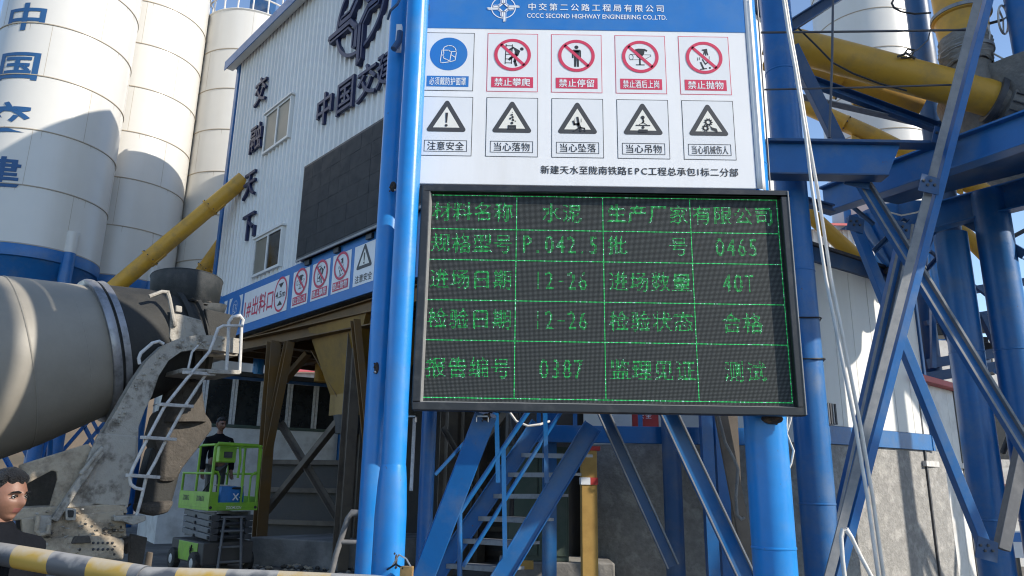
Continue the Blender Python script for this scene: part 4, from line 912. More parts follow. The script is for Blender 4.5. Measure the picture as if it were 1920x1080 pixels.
mb = MB(); mb.tube([T(x, y, 1.06) for x, y in [(449, 700), (451, 660), (453, 612), (456, 600), (450, 592), (436, 594), (429, 604), (428, 640), (424, 700)]], .02, 'rail_white', 8); mb.build('handrail', trk)
mb = MB(); mb.tube([T(x, y, .96) for x, y in [(262, 683), (260, 672), (264, 662), (286, 643), (298, 640), (307, 645)]], .019, 'rail_white', 10); mb.build('handrail', trk)
mb = MB(); mb.tube([T(x, y, .72) for x, y in [(280, 556), (304, 547), (314, 548), (318, 560), (328, 612)]], .024, 'truck_grey', 8); mb.build('handrail', trk)
mb = MB(); mb.tube([T(x, y, .95) for x, y in [(352, 695), (360, 660), (372, 648)]], .014, 'rail_white', 8); mb.build('handrail', trk)
mb = MB(); mb.prism([T(342, 690, 1.1), T(450, 694, 1.1), T(450, 702, 1.1), T(342, 698, 1.1)], -TN*.8, 'truck_grey'); mb.build('service_platform', trk, bevel=.006)
# running gear (mostly out of the picture)
mb = MB()
for off in (.55, -.75):
    for s in (-1.5, -2.9, -6.2):
        c = V((PC.x, PC.y, .52))+TA*s+TN*off; mb = MB(); mb.lathe([(-.28, .30), (-.28, .47), (-.22, .52), (.22, .52), (.28, .47), (.28, .30), (.2, .26), (.18, .0)], c, TN, 'tyre', 36); mb.build('wheel', trk)
mb = MB(); b = PC+TA*-7.4; 
mb.prism([V((b.x, b.y, .7))+TA*x+TN*y for x, y in ((-.2, -1.15), (1.7, -1.15), (1.7, 1.15), (-.2, 1.15))], V((0, 0, 2.2)), 'silo_white'); mb.build('cab', trk, bevel=.08)

# ------------------------------------------------------------------ scissor lift
L0 = at(390, 958, 12.7); LZ = L0.z
E1 = V((.743, .669, 0)).normalized(); E2 = V((-.669, .743, 0)).normalized()
LW, LL = .84, 1.42
lift = thing('scissor_lift', (L0.x, L0.y, 0), 'lime green scissor lift with guard rails, slightly raised in front of the bay', 'scissor lift')
def lp(a, b, z): return V((L0.x, L0.y, 0))+E1*a+E2*b+V((0, 0, z))
def lbox(mb, a0, a1, b0, b1, z0, z1, m): mb.prism([lp(a0, b0, z0), lp(a1, b0, z0), lp(a1, b1, z0), lp(a0, b1, z0)], V((0, 0, z1-z0)), m)
zt_ = LZ+1.08
mb = MB(); lbox(mb, 0, LW, 0, LL, LZ, LZ+.05, 'lime_paint'); plat = mb.build('platform', lift, bevel=.006)
mb = MB(); lbox(mb, -.004, .03, 0, LL, LZ+.05, LZ+.30, 'lime_paint'); lbox(mb, .03, LW, 0, .025, LZ+.05, LZ+.13, 'lime_paint'); lbox(mb, LW-.03, LW+.003, .026, LL, LZ+.05, LZ+.22, 'lime_paint'); lbox(mb, .03, LW-.03, LL-.03, LL, LZ+.05, LZ+.22, 'lime_paint'); lbox(mb, .031, .14, -.002, .03, LZ+.13, LZ+.30, 'lime_paint'); mb.build('toe_board', lift, bevel=.005)
# words on the platform side, worn
mb = MB(); cv = Canvas(mb, lp(-.004, 0, 0), -E2, Z_, -E1)
cv.text('ZS0812', -LL*.75, LZ+.19, .085, 'print_black', 2, wide=.30, latin=True); mb.build('side_lettering', lift, fix=False); mb = MB(); cv = Canvas(mb, lp(-.004, 0, 0), -E2, Z_, -E1); cv.text('ZOOMLION', -LL*.28, LZ+.19, .085, 'print_black', 2, wide=.34, latin=True); mb.build('side_lettering', lift, fix=False)
mb = MB(); cv = Canvas(mb, lp(0, 0, 0), E1, Z_, -E2); cv.text('ZOOMLION', LW*.5, LZ+.05, .05, 'pale_cream', 2, wide=.26, latin=True)
cv.disc(LW*.95, LZ+.05, .025, 'print_black', 2); cv.disc(LW*.04, LZ+.05, .025, 'print_black', 2); mb.build('side_lettering', lift, fix=False)
r_ = .022
def rail(pts, r=r_): mb = MB(); mb.tube([lp(*p) for p in pts], r, 'lime_paint', 10); return mb.build('guard_rail', lift)
rail([(.02, .03, LZ+.3), (.02, .03, zt_-.05), (.06, .03, zt_), (LW-.08, .03, zt_), (LW-.03, .03, zt_-.06), (LW-.03, .03, LZ+.12)], .026)
rail([(.02, .06, zt_-.48), (.02, LL-.03, zt_-.48)]); rail([(.02, .03, zt_-.01), (.02, LL*.45, zt_-.01)]); rail([(.02, LL*.5, LZ+.1), (.02, LL*.5, zt_-.02)]); rail([(.02, LL-.03, LZ+.1), (.02, LL-.03, zt_-.46)])
rail([(LW-.02, .05, zt_-.48), (LW-.02, LL-.03, zt_-.48)]); rail([(LW-.02, .03, zt_-.01), (LW-.02, LL-.03, zt_-.01)]); rail([(LW-.02, LL*.5, LZ+.1), (LW-.02, LL*.5, zt_)]); rail([(LW-.02, LL-.02, LZ+.1), (LW-.02, LL-.02, zt_)])
rail([(.03, LL-.02, zt_-.01), (LW-.03, LL-.02, zt_-.01)]); rail([(.03, LL-.02, zt_-.48), (LW-.03, LL-.02, zt_-.48)]); rail([(LW*.52, .04, zt_), (LW*.56, .04, zt_-.25), (LW*.54, .04, zt_-.55)])
rail([(.14, .03, LZ+.10), (.14, .03, LZ+.55), (.10, .03, LZ+.62), (.03, .03, LZ+.63)], .018); rail([(LW-.16, .03, LZ+.12), (LW-.16, .03, LZ+.55), (LW-.10, .03, LZ+.62), (LW-.04, .03, LZ+.63)], .018); rail([(LW*.66, .05, LZ+.1), (LW*.66, .05, LZ+.72)], .02)
mb = MB(); lbox(mb, .12, .42, .10, .26, zt_-.30, zt_-.03, 'lime_paint'); cbx = mb.build('control_box', lift, bevel=.02)
mb = MB(); lbox(mb, .2, .34, .08, .1, zt_-.22, zt_-.12, 'dark_steel'); mb.tube([lp(.3, .16, zt_-.03), lp(.3, .15, zt_+.06)], .012, 'dark_steel', 8); mb.build('joystick', cbx)
mb = MB(); mb.tube([lp(.1, .2, zt_-.3), lp(.06, .2, zt_-.6), lp(.04, .5, LZ+.25)], .012, 'dark_cable', 6); mb.build('hose', lift)
# folded scissor stack
nst = 4; zlow = .55
mb = None
for i in range(nst):
    z0 = zlow+(LZ-.06-zlow)*i/nst; z1_ = zlow+(LZ-.06-zlow)*(i+1)/nst
    for a in (.10, LW-.16):
        for (b0, b1, s) in ((.05, LL-.1, 0), (LL-.1, .05, 1)):
            mb = MB(); mb.bar(lp(a+s*.05, b0, z0+.05), lp(a+s*.05, b1, z1_), .04, .085, 'grey_pipe', 'box', side=E1); mb.build('scissor_arm', lift, bevel=.006)
    mb = MB(); mb.tube([lp(.05, .06, z0+.05), lp(LW-.05, .06, z0+.05)], .03, 'dark_steel', 10); mb.tube([lp(.05, LL/2, (z0+z1_)/2), lp(LW-.05, LL/2, (z0+z1_)/2)], .026, 'dark_steel', 10)
    for a in (.10, .16, LW-.16, LW-.10): lbox(mb, a-.02, a+.04, .0, .05, z0, z0+.09, 'dark_steel')
    mb.build('pivot_pin', lift)
mb = MB(); lbox(mb, .0, LW, .02, LL+.1, .17, .52, 'dark_panel'); base = mb.build('base', lift, bevel=.02)
mb = MB(); lbox(mb, -.012, 0, .25, LL*.8, .20, .50, 'lime_paint'); mb.build('hatch', base, bevel=.006)
mb = MB(); cv = Canvas(mb, lp(-.012, 0, 0), -E2, Z_, -E1); cv.text('6.8m', -LL*.36, .40, .08, 'print_black', 2, wide=.2, latin=True); mb.tube([lp(-.016, .5, .46), lp(-.03, .52, .36), lp(-.02, .48, .25)], .012, 'dark_cable', 6); mb.build('side_lettering', base, fix=False)
for (a, b) in ((-.02, .28), (LW+.02, .28), (-.02, LL-.15), (LW+.02, LL-.15)):
    mb = MB(); c = lp(a, b, .19); mb.lathe([(-.06, .08), (-.06, .16), (-.045, .18), (.045, .18), (.06, .16), (.06, .08), (.05, .0)], c, E1, 'tyre', 28); wh = mb.build('wheel', base)
    mb = MB(); mb.lathe([(-.063, .0), (-.063, .07), (-.05, .09), (.05, .09), (.063, .07), (.063, 0)], c, E1, 'rail_white', 20); mb.build('rim', wh)
mb = MB()
for a in (.22, LW-.22): mb.bar(lp(a, -.10, .02), lp(a+(.06 if a < .4 else -.06), -.03, LZ-.1), .035, .05, 'grey_pipe', 'box')
for z in (.22, .45, .7, .92): mb.bar(lp(.22, -.08+.05*z, z), lp(LW-.22, -.08+.05*z, z), .04, .03, 'grey_pipe', 'box')
mb.build('ladder', lift, bevel=.004)
# blue bag standing in the basket
mb = MB(); vs = []; n = 18; bc = lp(.42, .2, LZ+.05)
for i in range(9):
    f = i/8; rr_ = (1.0-.10*f)*(1 if i not in (0,) else .94)
    for j in range(n):
        a = 2*math.pi*j/n; ca, sa_ = math.cos(a), math.sin(a); k = 1/(abs(ca)**4+abs(sa_)**4)**.25
        vs.append(bc+E1*(ca*k*.23*rr_+.012*noise.noise(V((a*2, f*4, 1))))+E2*(sa_*k*.13*rr_+.02*noise.noise(V((a*3, f*5, 4))))+V((0, 0, f*.34+(.03*noise.noise(V((a*2, 0, 0))) if i == 8 else 0))))
mb.add(vs, [(i*n+j, i*n+(j+1) % n, (i+1)*n+(j+1) % n, (i+1)*n+j) for i in range(8) for j in range(n)]+[tuple(range(n))[::-1]], 'bag_blue', True)
mb.ball(bc+V((0, 0, .31)), V((.2, .12, .03)), 'drum_dark', 12, 6)
bag = tag(mb.build('tool_bag', fix=False), 'bright blue tool bag with a small white cross mark standing in the lift basket', 'bag')
mb = MB(); cv = Canvas(mb, bc-E2*.142+V((0, 0, .17)), E1, Z_, -E2, .003); cv.line([(-.0, -.05), (.08, .05)], .022, 'print_white', 1); cv.line([(.0, .05), (.08, -.05)], .022, 'print_white', 1.2); cv.disc(.115, -.01, .013, 'print_white', 1)
mb.build('mark', bag, fix=False)
mb = MB(); mb.tube([bc+E1*-.33+E2*-.1+V((0, 0, .36)), bc+E1*.02+E2*-.08+V((0, 0, .35))], .012, 'rail_white', 8); tag(mb.build('pale_rod'), 'thin pale rod lying across the blue bag in the lift basket', 'rod')

# ------------------------------------------------------------------ people
def head_mesh(mb, c, f, up, sc_=1.0, skin='skin', seed=0):
    """head with face; c centre, f facing direction, up vector. Returns a mapper."""
    f = f.normalized(); r = f.cross(up).normalized(); u = r.cross(f).normalized()      # r: the person's right
    def W(p): return c+(r*p[0]+f*p[1]+u*p[2])*sc_
    g = lambda x, s: math.exp(-(x/s)**2)
    def surf(th, ph, grow=0.0):
        sx_, sy_, sz_ = math.sin(th)*math.cos(ph), math.sin(th)*math.sin(ph), math.cos(th)
        x, y, z = .077*sx_, .098*sy_, .120*sz_
        if z < 0:
            t = (-z/.12); x *= 1-.30*t**1.6
            if y < 0: y *= 1-.35*t
        if y > 0:
            y *= .95; k = min(1, y/.05); ax_ = abs(x)
            dy = .027*g(x, .0135)*g(z+.026, .021)+.012*g(x, .011)*g(z-.0, .028)+.007*g(z-.027, .011)*g(x, .055)
            dy += -.013*g(ax_-.032, .017)*g(z-.006, .012)+.006*g(ax_-.045, .022)*g(z+.028, .025)
            dy += .009*g(x, .024)*g(z+.058, .011)-.005*g(z+.0585, .003)*g(x, .022)+.012*g(x, .026)*g(z+.100, .018)-.004*g(x, .03)*g(z+.078, .008)
            y += dy*k
        n = V((sx_/.077, sy_/.098, sz_/.12)).normalized()
        return V((x, y, z))+n*grow
    nu, nv = 72, 56; vs = []; fs = []; ms = []
    for i in range(nv+1):
        for j in range(nu): vs.append(surf(math.pi*i/nv, 2*math.pi*j/nu))
    F = {'skin': [], 'lip': []}
    for i in range(nv):
        for j in range(nu):
            q = (i*nu+j, i*nu+(j+1) % nu, (i+1)*nu+(j+1) % nu, (i+1)*nu+j); m = sum((vs[k] for k in q), V())/4
            F['lip' if m.y > .07 and abs(m.x) < .023-.3*abs(m.z+.058) and abs(m.z+.058) < .010 else 'skin'].append(q)
    wv = [W(v) for v in vs]
    for k, q in F.items():
        if q: mb.add(wv, q, k if k == 'lip' else skin, True)
    for s in (-1, 1):
        e = V((s*.076, -.008, .002))
        for k in range(10):
            a = k*.63; mb.ball(W(e+V((s*.008, .019*math.cos(a)*.8-.004, .030*math.sin(a)))), .008*sc_, skin, 7, 5)
        mb.ball(W(e+V((s*.003, -.004, 0))), .016*sc_, skin, 8, 6)
    return W, surf
def face_parts(W, surf, parent, sc_=1.0):
    for s in (-1, 1):
        mb = MB(); mb.ball(W((s*.0325, .0795, .005)), .0098*sc_, 'eye_white', 14, 10); ey = mb.build('eye', parent)
        mb = MB(); mb.ball(W((s*.0325+.0015, .0868, .0055)), .0058*sc_, 'eye_dark', 10, 8); mb.build('iris', ey)
        mb = MB()
        mb.tube([W((s*.0325-.017, .0845, .005)), W((s*.0325-.008, .0915, .0122)), W((s*.0325+.006, .0915, .0125)), W((s*.0325+.017, .0835, .004))], .0022*sc_, 'hair_black', 6)
        mb.build('eyelid', parent)
        mb = MB(); mb.tube([W((s*.014, .0985, .026)), W((s*.030, .0975, .031)), W((s*.048, .0865, .028)), W((s*.056, .0785, .023))], [.0035*sc_, .0045*sc_, .004*sc_, .002*sc_], 'hair_black', 6); mb.build('eyebrow', parent)
def hair_mesh(W, surf, parent, sc_=1.0, seed=1, spike=.012):
    mb = MB(); nu, nv = 96, 60; vs = []; ok = []
    for i in range(nv+1):
        for j in range(nu):
            th, ph = math.pi*i/nv, 2*math.pi*j/nu; p = surf(th, ph); fr = math.sin(ph)
            line = .066+.006*math.sin(ph*9+seed) if fr > .55 else (.066-(.55-fr)*.105 if fr > -.1 else .0-(-.1-fr)*.09)
            line = max(line, -.075)
            k = max(0, min(1, (p.z-line)/.02)); nn = noise.noise(V((p.x*60+seed, p.y*60, p.z*40)))
            vs.append(surf(th, ph, -.004+k*(.013+spike*max(0, nn)+(.012 if p.z > .07 else 0)))); ok.append(k)
    fs = [(i*nu+j, i*nu+(j+1) % nu, (i+1)*nu+(j+1) % nu, (i+1)*nu+j) for i in range(nv) for j in range(nu)]
    fs = [q for q in fs if max(ok[k] for k in q) > 0]
    mb.add([W(v) for v in vs], fs, 'hair_black', True); return mb.build('hair', parent)
def skin_obj(nm, J, E, m, sub=2):
    """J: name -> (point, radius); E: edges; grown with a Skin modifier and read back as a mesh"""
    names = list(J); me = bpy.data.meshes.new(nm); me.from_pydata([tuple(J[k][0]) for k in names], [(names.index(a), names.index(b)) for a, b in E], [])
    o = bpy.data.objects.new(nm, me); COL.objects.link(o)
    md = o.modifiers.new('s', 'SKIN'); md.use_smooth_shade = True
    for i, k in enumerate(names):
        r = J[k][1]; me.skin_vertices[0].data[i].radius = r if isinstance(r, tuple) else (r, r)
    me.skin_vertices[0].data[0].use_root = True
    s = o.modifiers.new('d', 'SUBSURF'); s.levels = s.render_levels = sub
    dg = bpy.context.evaluated_depsgraph_get(); dg.update(); ev = o.evaluated_get(dg); t = ev.to_mesh()
    vs = [v.co.copy() for v in t.vertices]; fs = [tuple(p.vertices) for p in t.polygons]; ev.to_mesh_clear()
    bpy.data.objects.remove(o); return vs, fs
def person(hc, face, body, label, sc_=1.0, floor=0.0, grey_arm=False, arms=None, group=None):
    """hc: head centre; face: gaze; body: direction the chest faces"""
    body = body.normalized(); rt = body.cross(Z_).normalized(); H = hc.z-.0-floor
    root = thing('person', (hc.x, hc.y, floor), label, 'person', group)
    def B(a, b, z): return V((hc.x, hc.y, 0))+rt*a+body*(b-.03)+V((0, 0, z))
    sh = hc.z-.27*(.55+.45*sc_)-(.0 if sc_ == 1 else -.045); hip = floor+H*.56; kn = floor+H*.30
    mb = MB(); Wf, sf = head_mesh(mb, hc, face, Z_, sc_)
    def arm(s):
        if arms and s in arms: return [B(*p) for p in arms[s]]
        return [B(s*.25, -.01, sh-.30), B(s*.25, .08, sh-.55)]
    J = {'pelvis': (B(0, 0, hip), (.15, .11)), 'waist': (B(0, 0, hip+.14), (.13, .095)), 'chest': (B(0, -.01, sh-.14), (.145, .10)), 'top': (B(0, -.01, sh+.02), (.09, .075)), 'neck': (B(0, 0, sh+.10), (.056, .056)), 'skull': (B(0, .02, hc.z-.05), (.055, .055))}
    E_ = [('pelvis', 'waist'), ('waist', 'chest'), ('chest', 'top'), ('top', 'neck'), ('neck', 'skull')]
    for s in (-1, 1):
        el, wr = arm(s); d = (wr-el).normalized()
        for nm, p, r in (('sh', B(s*.18, -.01, sh-.01), .062), ('el', el, .042), ('wr', wr, .028), ('pm', wr+d*.08, (.036, .02))): J[nm+str(s)] = (p, r)
        E_ += [('top', f'sh{s}'), (f'sh{s}', f'el{s}'), (f'el{s}', f'wr{s}'), (f'wr{s}', f'pm{s}')]
        side, _ = perp(d)
        for k, (o_, l) in enumerate(((-.027, .075), (-.009, .088), (.009, .084), (.027, .065))):
            b0 = wr+d*.085+side*o_; J[f'f{k}a{s}'] = (b0, .010); J[f'f{k}b{s}'] = (b0+d*l*.55+body*.008, .009); J[f'f{k}c{s}'] = (b0+d*l*.9+body*.03, .007)
            E_ += [(f'pm{s}', f'f{k}a{s}'), (f'f{k}a{s}', f'f{k}b{s}'), (f'f{k}b{s}', f'f{k}c{s}')]
        J[f'ta{s}'] = (wr+d*.035+side*.045, .011); J[f'tb{s}'] = (wr+d*.075+side*.062+body*.02, .009); E_ += [(f'wr{s}', f'ta{s}'), (f'ta{s}', f'tb{s}')]
        J[f'hp{s}'] = (B(s*.09, 0, hip-.06), .085); J[f'kn{s}'] = (B(s*.10, .02, kn), .055); J[f'an{s}'] = (B(s*.10, -.01, floor+.09), .04); J[f'to{s}'] = (B(s*.11, .14, floor+.035), .035)
        E_ += [('pelvis', f'hp{s}'), (f'hp{s}', f'kn{s}'), (f'kn{s}', f'an{s}'), (f'an{s}', f'to{s}')]
    vs, fs = skin_obj('b', J, E_, 'skin', 1); mb.add(vs, fs, 'skin', True); mb.build('body', root, fix=False)
    face_parts(Wf, sf, root, sc_); hair_mesh(Wf, sf, root, sc_, seed=3, spike=.006)
    # jacket with collar
    J2 = {'pelvis': (B(0, 0, hip-.06), (.185, .145)), 'waist': (B(0, 0, hip+.12), (.175, .135)), 'chest': (B(0, -.01, sh-.14), (.185, .135)), 'top': (B(0, -.012, sh), (.12, .10)), 'coll': (B(0, -.006, sh+.085), (.078, .076)), 'coll2': (B(0, .0, sh+.125), (.076, .074))}
    E2_ = [('pelvis', 'waist'), ('waist', 'chest'), ('chest', 'top'), ('top', 'coll'), ('coll', 'coll2')]
    for s in (-1, 1):
        el, wr = arm(s)
        J2[f's{s}'] = (B(s*.19, -.01, sh-.02), .085); J2[f'm{s}'] = (B(s*.21, -.01, sh-.05).lerp(el, .5), .075); J2[f'e{s}'] = (el, .065); J2[f'w{s}'] = (wr, .05)
        E2_ += [('top', f's{s}'), (f's{s}', f'm{s}'), (f'm{s}', f'e{s}'), (f'e{s}', f'w{s}')]
    vs, fs = skin_obj('j', J2, E2_, 'jacket_navy', 2)
    vs = [v+V((noise.noise(v*9), noise.noise(v*9+V((5, 0, 0))), 0))*.012+V((0, 0, noise.noise(v*14)))*.004 for v in vs]
    mb = MB(); mb.add(vs, fs, 'jacket_navy', True); jk = mb.build('jacket', root, fix=False)
    if grey_arm:
        el, wr = arm(grey_arm); s = grey_arm; mb = MB(); p0 = B(s*.205, .0, sh-.10); mb.tube([p0, p0.lerp(el, .5), el, el.lerp(wr, .9)], [.088, .09, .078, .06], 'sleeve_grey', 16); mb.build('sleeve_panel', jk)
    J3 = {'p': (B(0, 0, hip-.02), (.16, .125))}; E3 = []
    for s in (-1, 1):
        J3[f'h{s}'] = (B(s*.095, 0, hip-.12), .10); J3[f'k{s}'] = (B(s*.10, .02, kn), .075); J3[f'a{s}'] = (B(s*.10, -.01, floor+.06), .062); E3 += [('p', f'h{s}'), (f'h{s}', f'k{s}'), (f'k{s}', f'a{s}')]
    vs, fs = skin_obj('t', J3, E3, 'jacket_navy', 1); mb = MB(); mb.add(vs, fs, 'dark_steel', True); mb.build('trousers', root, fix=False)
    for s in (-1, 1):
        mb = MB(); mb.ball(B(s*.11, .06, floor+.045), V((.05, .05, .045)), 'tyre', 12, 8); mb.tube([B(s*.10, -.04, floor+.05), B(s*.11, .14, floor+.04)], [.05, .042], 'tyre', 12); mb.build('shoe', root)
    return root
hd1 = atd(12, 931, 3.05)
person(hd1, V((.96, -.24, -.06)), V((.985, -.17, 0)), 'man with short black hair in a dark padded jacket behind the striped barrier arm', .84, grey_arm=1)
hd2 = at(415, 796, 13.7)
person(hd2, V((.80, -.60, -.1)), V((.6, -.8, 0)), 'man in dark work clothes standing in the basket of the green scissor lift', 1.0, floor=LZ+.05)

# ------------------------------------------------------------------ striped barrier arm in the foreground
ba = thing('barrier_arm', (-2.6, 2.9, 0), 'yellow and grey striped barrier arm, paler on top, across the lower left foreground', 'barrier arm')
q0 = atd(-60, 1030, 3.02); q1 = atd(8, 1040, 2.9); q2 = atd(272, 1084, 2.62); q3 = atd(700, 1100, 2.46); q4 = atd(1100, 1145, 2.3)
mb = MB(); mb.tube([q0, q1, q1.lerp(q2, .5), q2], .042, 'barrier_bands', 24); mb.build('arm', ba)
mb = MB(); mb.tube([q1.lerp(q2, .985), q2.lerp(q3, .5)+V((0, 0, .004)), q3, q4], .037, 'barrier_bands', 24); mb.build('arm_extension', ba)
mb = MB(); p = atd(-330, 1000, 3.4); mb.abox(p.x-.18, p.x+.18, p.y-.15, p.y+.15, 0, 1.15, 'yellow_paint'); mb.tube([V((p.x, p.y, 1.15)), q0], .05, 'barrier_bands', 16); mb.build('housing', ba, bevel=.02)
mb = MB(); mb.tube([V((q4.x, q4.y, 0)), V((q4.x, q4.y, q4.z-.06))], .035, 'grey_pipe', 12); mb.box(q4-V((0, 0, .05)), V((.06, 0, 0)), V((0, .03, 0)), V((0, 0, .01)), 'grey_pipe'); mb.build('rest_post', ba)
# ------------------------------------------------------------------ stairs and platform below the display
st = thing('staircase', at(900, 1080, 8), 'blue steel staircase with grey treads climbing to the platform behind the display', 'staircase')
YA, YB = 8.9, 7.9      # far and near stringer
def strg(p, q, Y, m='blue_paint'):
    mb = MB(); mb.bar(at(*p, Y), at(*q, Y), .05, .20, m, 'C', side=NY, tk=.014); return mb.build('stringer', st, bevel=.005)
strg((790, 1120), (1010, 795), YA); strg((905, 1140), (1112, 798), YB)
def lerp2(p, q, y): f = (y-p[1])/(q[1]-p[1]); return p[0]+(q[0]-p[0])*f
for yl, yr in ((849, 851), (886, 886), (926, 926), (968, 972), (1010, 1016), (1057, 1064), (1100, 1108)):
    a = at(lerp2((790, 1120), (1010, 795), yl-6), yl, YA-.03); b = at(lerp2((905, 1140), (1112, 798), yr+6), yr, YB+.03)
    mb = MB(); dr = (b-a).normalized(); nn = Z_.cross(dr).normalized(); mb.prism([a, b, b+nn*.24, a+nn*.24], V((0, 0, -.03)), 'tread_steel'); mb.prism([a-nn*.002, b-nn*.002, b-nn*.002+V((0, 0, -.05)), a-nn*.002+V((0, 0, -.05))], nn*.01, 'tread_steel'); mb.build('tread', st)
def hr(pts, Y, r=.022, m='blue_paint'): mb = MB(); mb.tube([at(x, y, Y) for x, y in pts], r, m, 10); mb.build('handrail', st)
hr([(862, 1090), (862, 962), (876, 940), (990, 772), (1010, 740)], YB-.05, .026)
hr([(868, 1062), (1022, 818), (1060, 760)], YB-.05, .022)
hr([(816, 890), (880, 820), (975, 730)], YA, .022)
for x, y0, y1 in ((947, 1045, 840), (1025, 905, 770), (934, 905, 775)):
    p = at(x, y0, YB-.05); q = at(x-3, y1, YB-.05); mb = MB(); mb.bar(p, q, .045, .045, 'blue_paint', 'box'); mb.build('baluster', st)
plf = thing('platform', at(1200, 815, 9.2), 'blue steel platform edge behind the display carried on posts', 'platform')
zp = at(1200, 800, 9.2).z; zq = at(1200, 832, 9.2).z; xp0 = at(1002, 815, 9.2).x; xp1 = at(1420, 815, 9.2).x
mb = MB(); mb.abox(xp0, xp1, 9.15, 9.27, zq, zp, 'blue_paint'); mb.build('beam', plf, bevel=.008)
mb = MB(); mb.abox(xp0, xp1, 9.28, 10.4, zp-.06, zp-.02, 'navy_paint'); mb.build('deck', plf)
for x, Y, r, m in ((1030, 9.5, .085, 'blue_paint'), (1262, 9.0, .11, 'navy_paint'), (1330, 8.8, .065, 'blue_paint'), (1356, 9.1, .07, 'blue_paint')):
    p = at(x, 930, Y); mb = MB()
    if m == 'navy_paint': mb.tube([(p.x, p.y, 0), (p.x, p.y, 5)], r, m, 20)
    else: mb.bar((p.x, p.y, 0), (p.x, p.y, zp+.5), r*2, r*2, m, 'box', side=X_)
    mb.build('post', plf)
for x in (1010, 1078, 1200, 1330):
    p = at(x, 790, 9.22); mb = MB(); mb.bar((p.x, 9.2, zp), (p.x, 9.2, zp+1.1), .05, .05, 'blue_paint', 'box'); mb.build('baluster', plf)
mb = MB(); mb.bar((xp0, 9.2, zp+.55), (xp1, 9.2, zp+.55), .04, .04, 'blue_paint', 'box'); mb.bar((xp0, 9.2, zp+1.1), (xp1, 9.2, zp+1.1), .05, .05, 'blue_paint', 'box'); mb.build('handrail', plf)
# boards behind the platform rail
Yb = 10.2
def board(x0, x1, y0, y1, m, nm, label, cat, Y=Yb):
    a = at(x0, y1, Y); b = at(x1, y0, Y); mb = MB(); mb.abox(a.x, b.x, Y, Y+.05, zp-.02, b.z, m); return tag(mb.build(nm, bevel=.004), label, cat)
board(1148, 1180, 700, 795, 'cabin_wall', 'white_box', 'white boxed panel beside the red board on the platform', 'panel')
rb = board(1186, 1232, 700, 790, 'tape_red', 'red_board', 'red notice board with white writing on the platform just under the display', 'notice board')
mb = MB(); a = at(1209, 779, Yb-.004); cv = Canvas(mb, V((0, Yb-.002, 0)), X_, Z_, NY); cv.text('安全', a.x, a.z, .09, 'print_white', 1, wide=.2); mb.build('lettering', rb, fix=False)
board(1316, 1346, 690, 795, 'cabin_wall', 'white_cabinet', 'white cabinet behind the blue post on the platform', 'cabinet')
# hoses hanging by the stair
mb = MB(); mb.tube([at(960, 770, 9.4), at(962, 800, 9.3), at(968, 840, 9.3), at(960, 900, 9.3), at(958, 980, 9.3)], .035, 'dark_cable', 10); mb.tube([at(975, 770, 9.4), at(980, 800, 9.3), at(976, 830, 9.3), at(966, 870, 9.35)], .03, 'dark_cable', 10)
tag(mb.build('black_hose'), 'thick black hoses hanging down behind the blue stairs', 'hose')
mb = MB(); mb.tube([at(955, 772, 8.6), at(968, 790, 8.6), at(990, 799, 8.6), at(1012, 796, 8.6), at(1030, 790, 8.7)], .014, 'white_conduit', 8); tag(mb.build('white_hose'), 'thin white hose sagging across the top of the blue stairs', 'hose')
# green cabinet and timber post behind the stairs
gc = thing('green_cabinet', at(1010, 1020, 10.6), 'dark green metal cabinet standing behind the blue stairs', 'cabinet')
a = at(950, 1024, 10.4); b = at(1066, 838, 10.4); mb = MB(); mb.abox(a.x, b.x, 10.4, 11.1, .55, b.z, 'cabinet_green'); mb.build('body', gc, bevel=.015)
mb = MB(); xm = (a.x+b.x)/2; mb.abox(a.x+.03, xm-.008, 10.385, 10.399, .62, b.z-.05, 'cabinet_green'); dr_ = mb.build('door', gc, bevel=.004)
mb = MB(); mb.abox(xm+.008, b.x-.03, 10.385, 10.399, .62, b.z-.05, 'cabinet_green'); d2_ = mb.build('door', gc, bevel=.004)
mb = MB(); mb.abox(xm+.03, xm+.05, 10.36, 10.384, 1.2, 1.36, 'dark_steel'); mb.build('handle', d2_)
mb = MB(); mb.abox(a.x-.1, b.x+.6, 10.35, 11.2, 0, .55, 'concrete'); tag(mb.build('concrete_base', bevel=.02), 'rough concrete base under the green cabinet', 'plinth')
tp = thing('yellow_post', at(1102, 1080, 8.9), 'yellow square post with red and white tape bands right of the stairs', 'post')
p = at(1104, 960, 8.9); zt2 = at(1104, 842, 8.9).z; mb = MB(); mb.abox(p.x-.09, p.x+.09, 8.8, 9.0, 0, zt2, 'timber_yellow'); mb.build('shaft', tp, bevel=.006)
z = at(1104, 902, 8.8).z; mb = MB(); mb.abox(p.x-.097, p.x+.01, 8.79, 9.01, z-.04, z+.04, 'print_white'); mb.abox(p.x+.011, p.x+.098, 8.79, 9.01, z-.04, z+.04, 'tape_red'); mb.build('tape', tp)
mb = MB(); mb.abox(p.x-.01, p.x+.13, 8.79, 9.02, zt2-.02, zt2+.03, 'tape_red'); mb.build('tape', tp)
mb = MB(); mb.abox(at(958, 1060, 9.6).x, at(1000, 1060, 9.6).x, 9.5, 9.6, at(980, 1066, 9.6).z, at(980, 1050, 9.6).z, 'timber_yellow'); tag(mb.build('yellow_timber', bevel=.005), 'short yellow timber lying behind the foot of the blue stairs', 'timber')

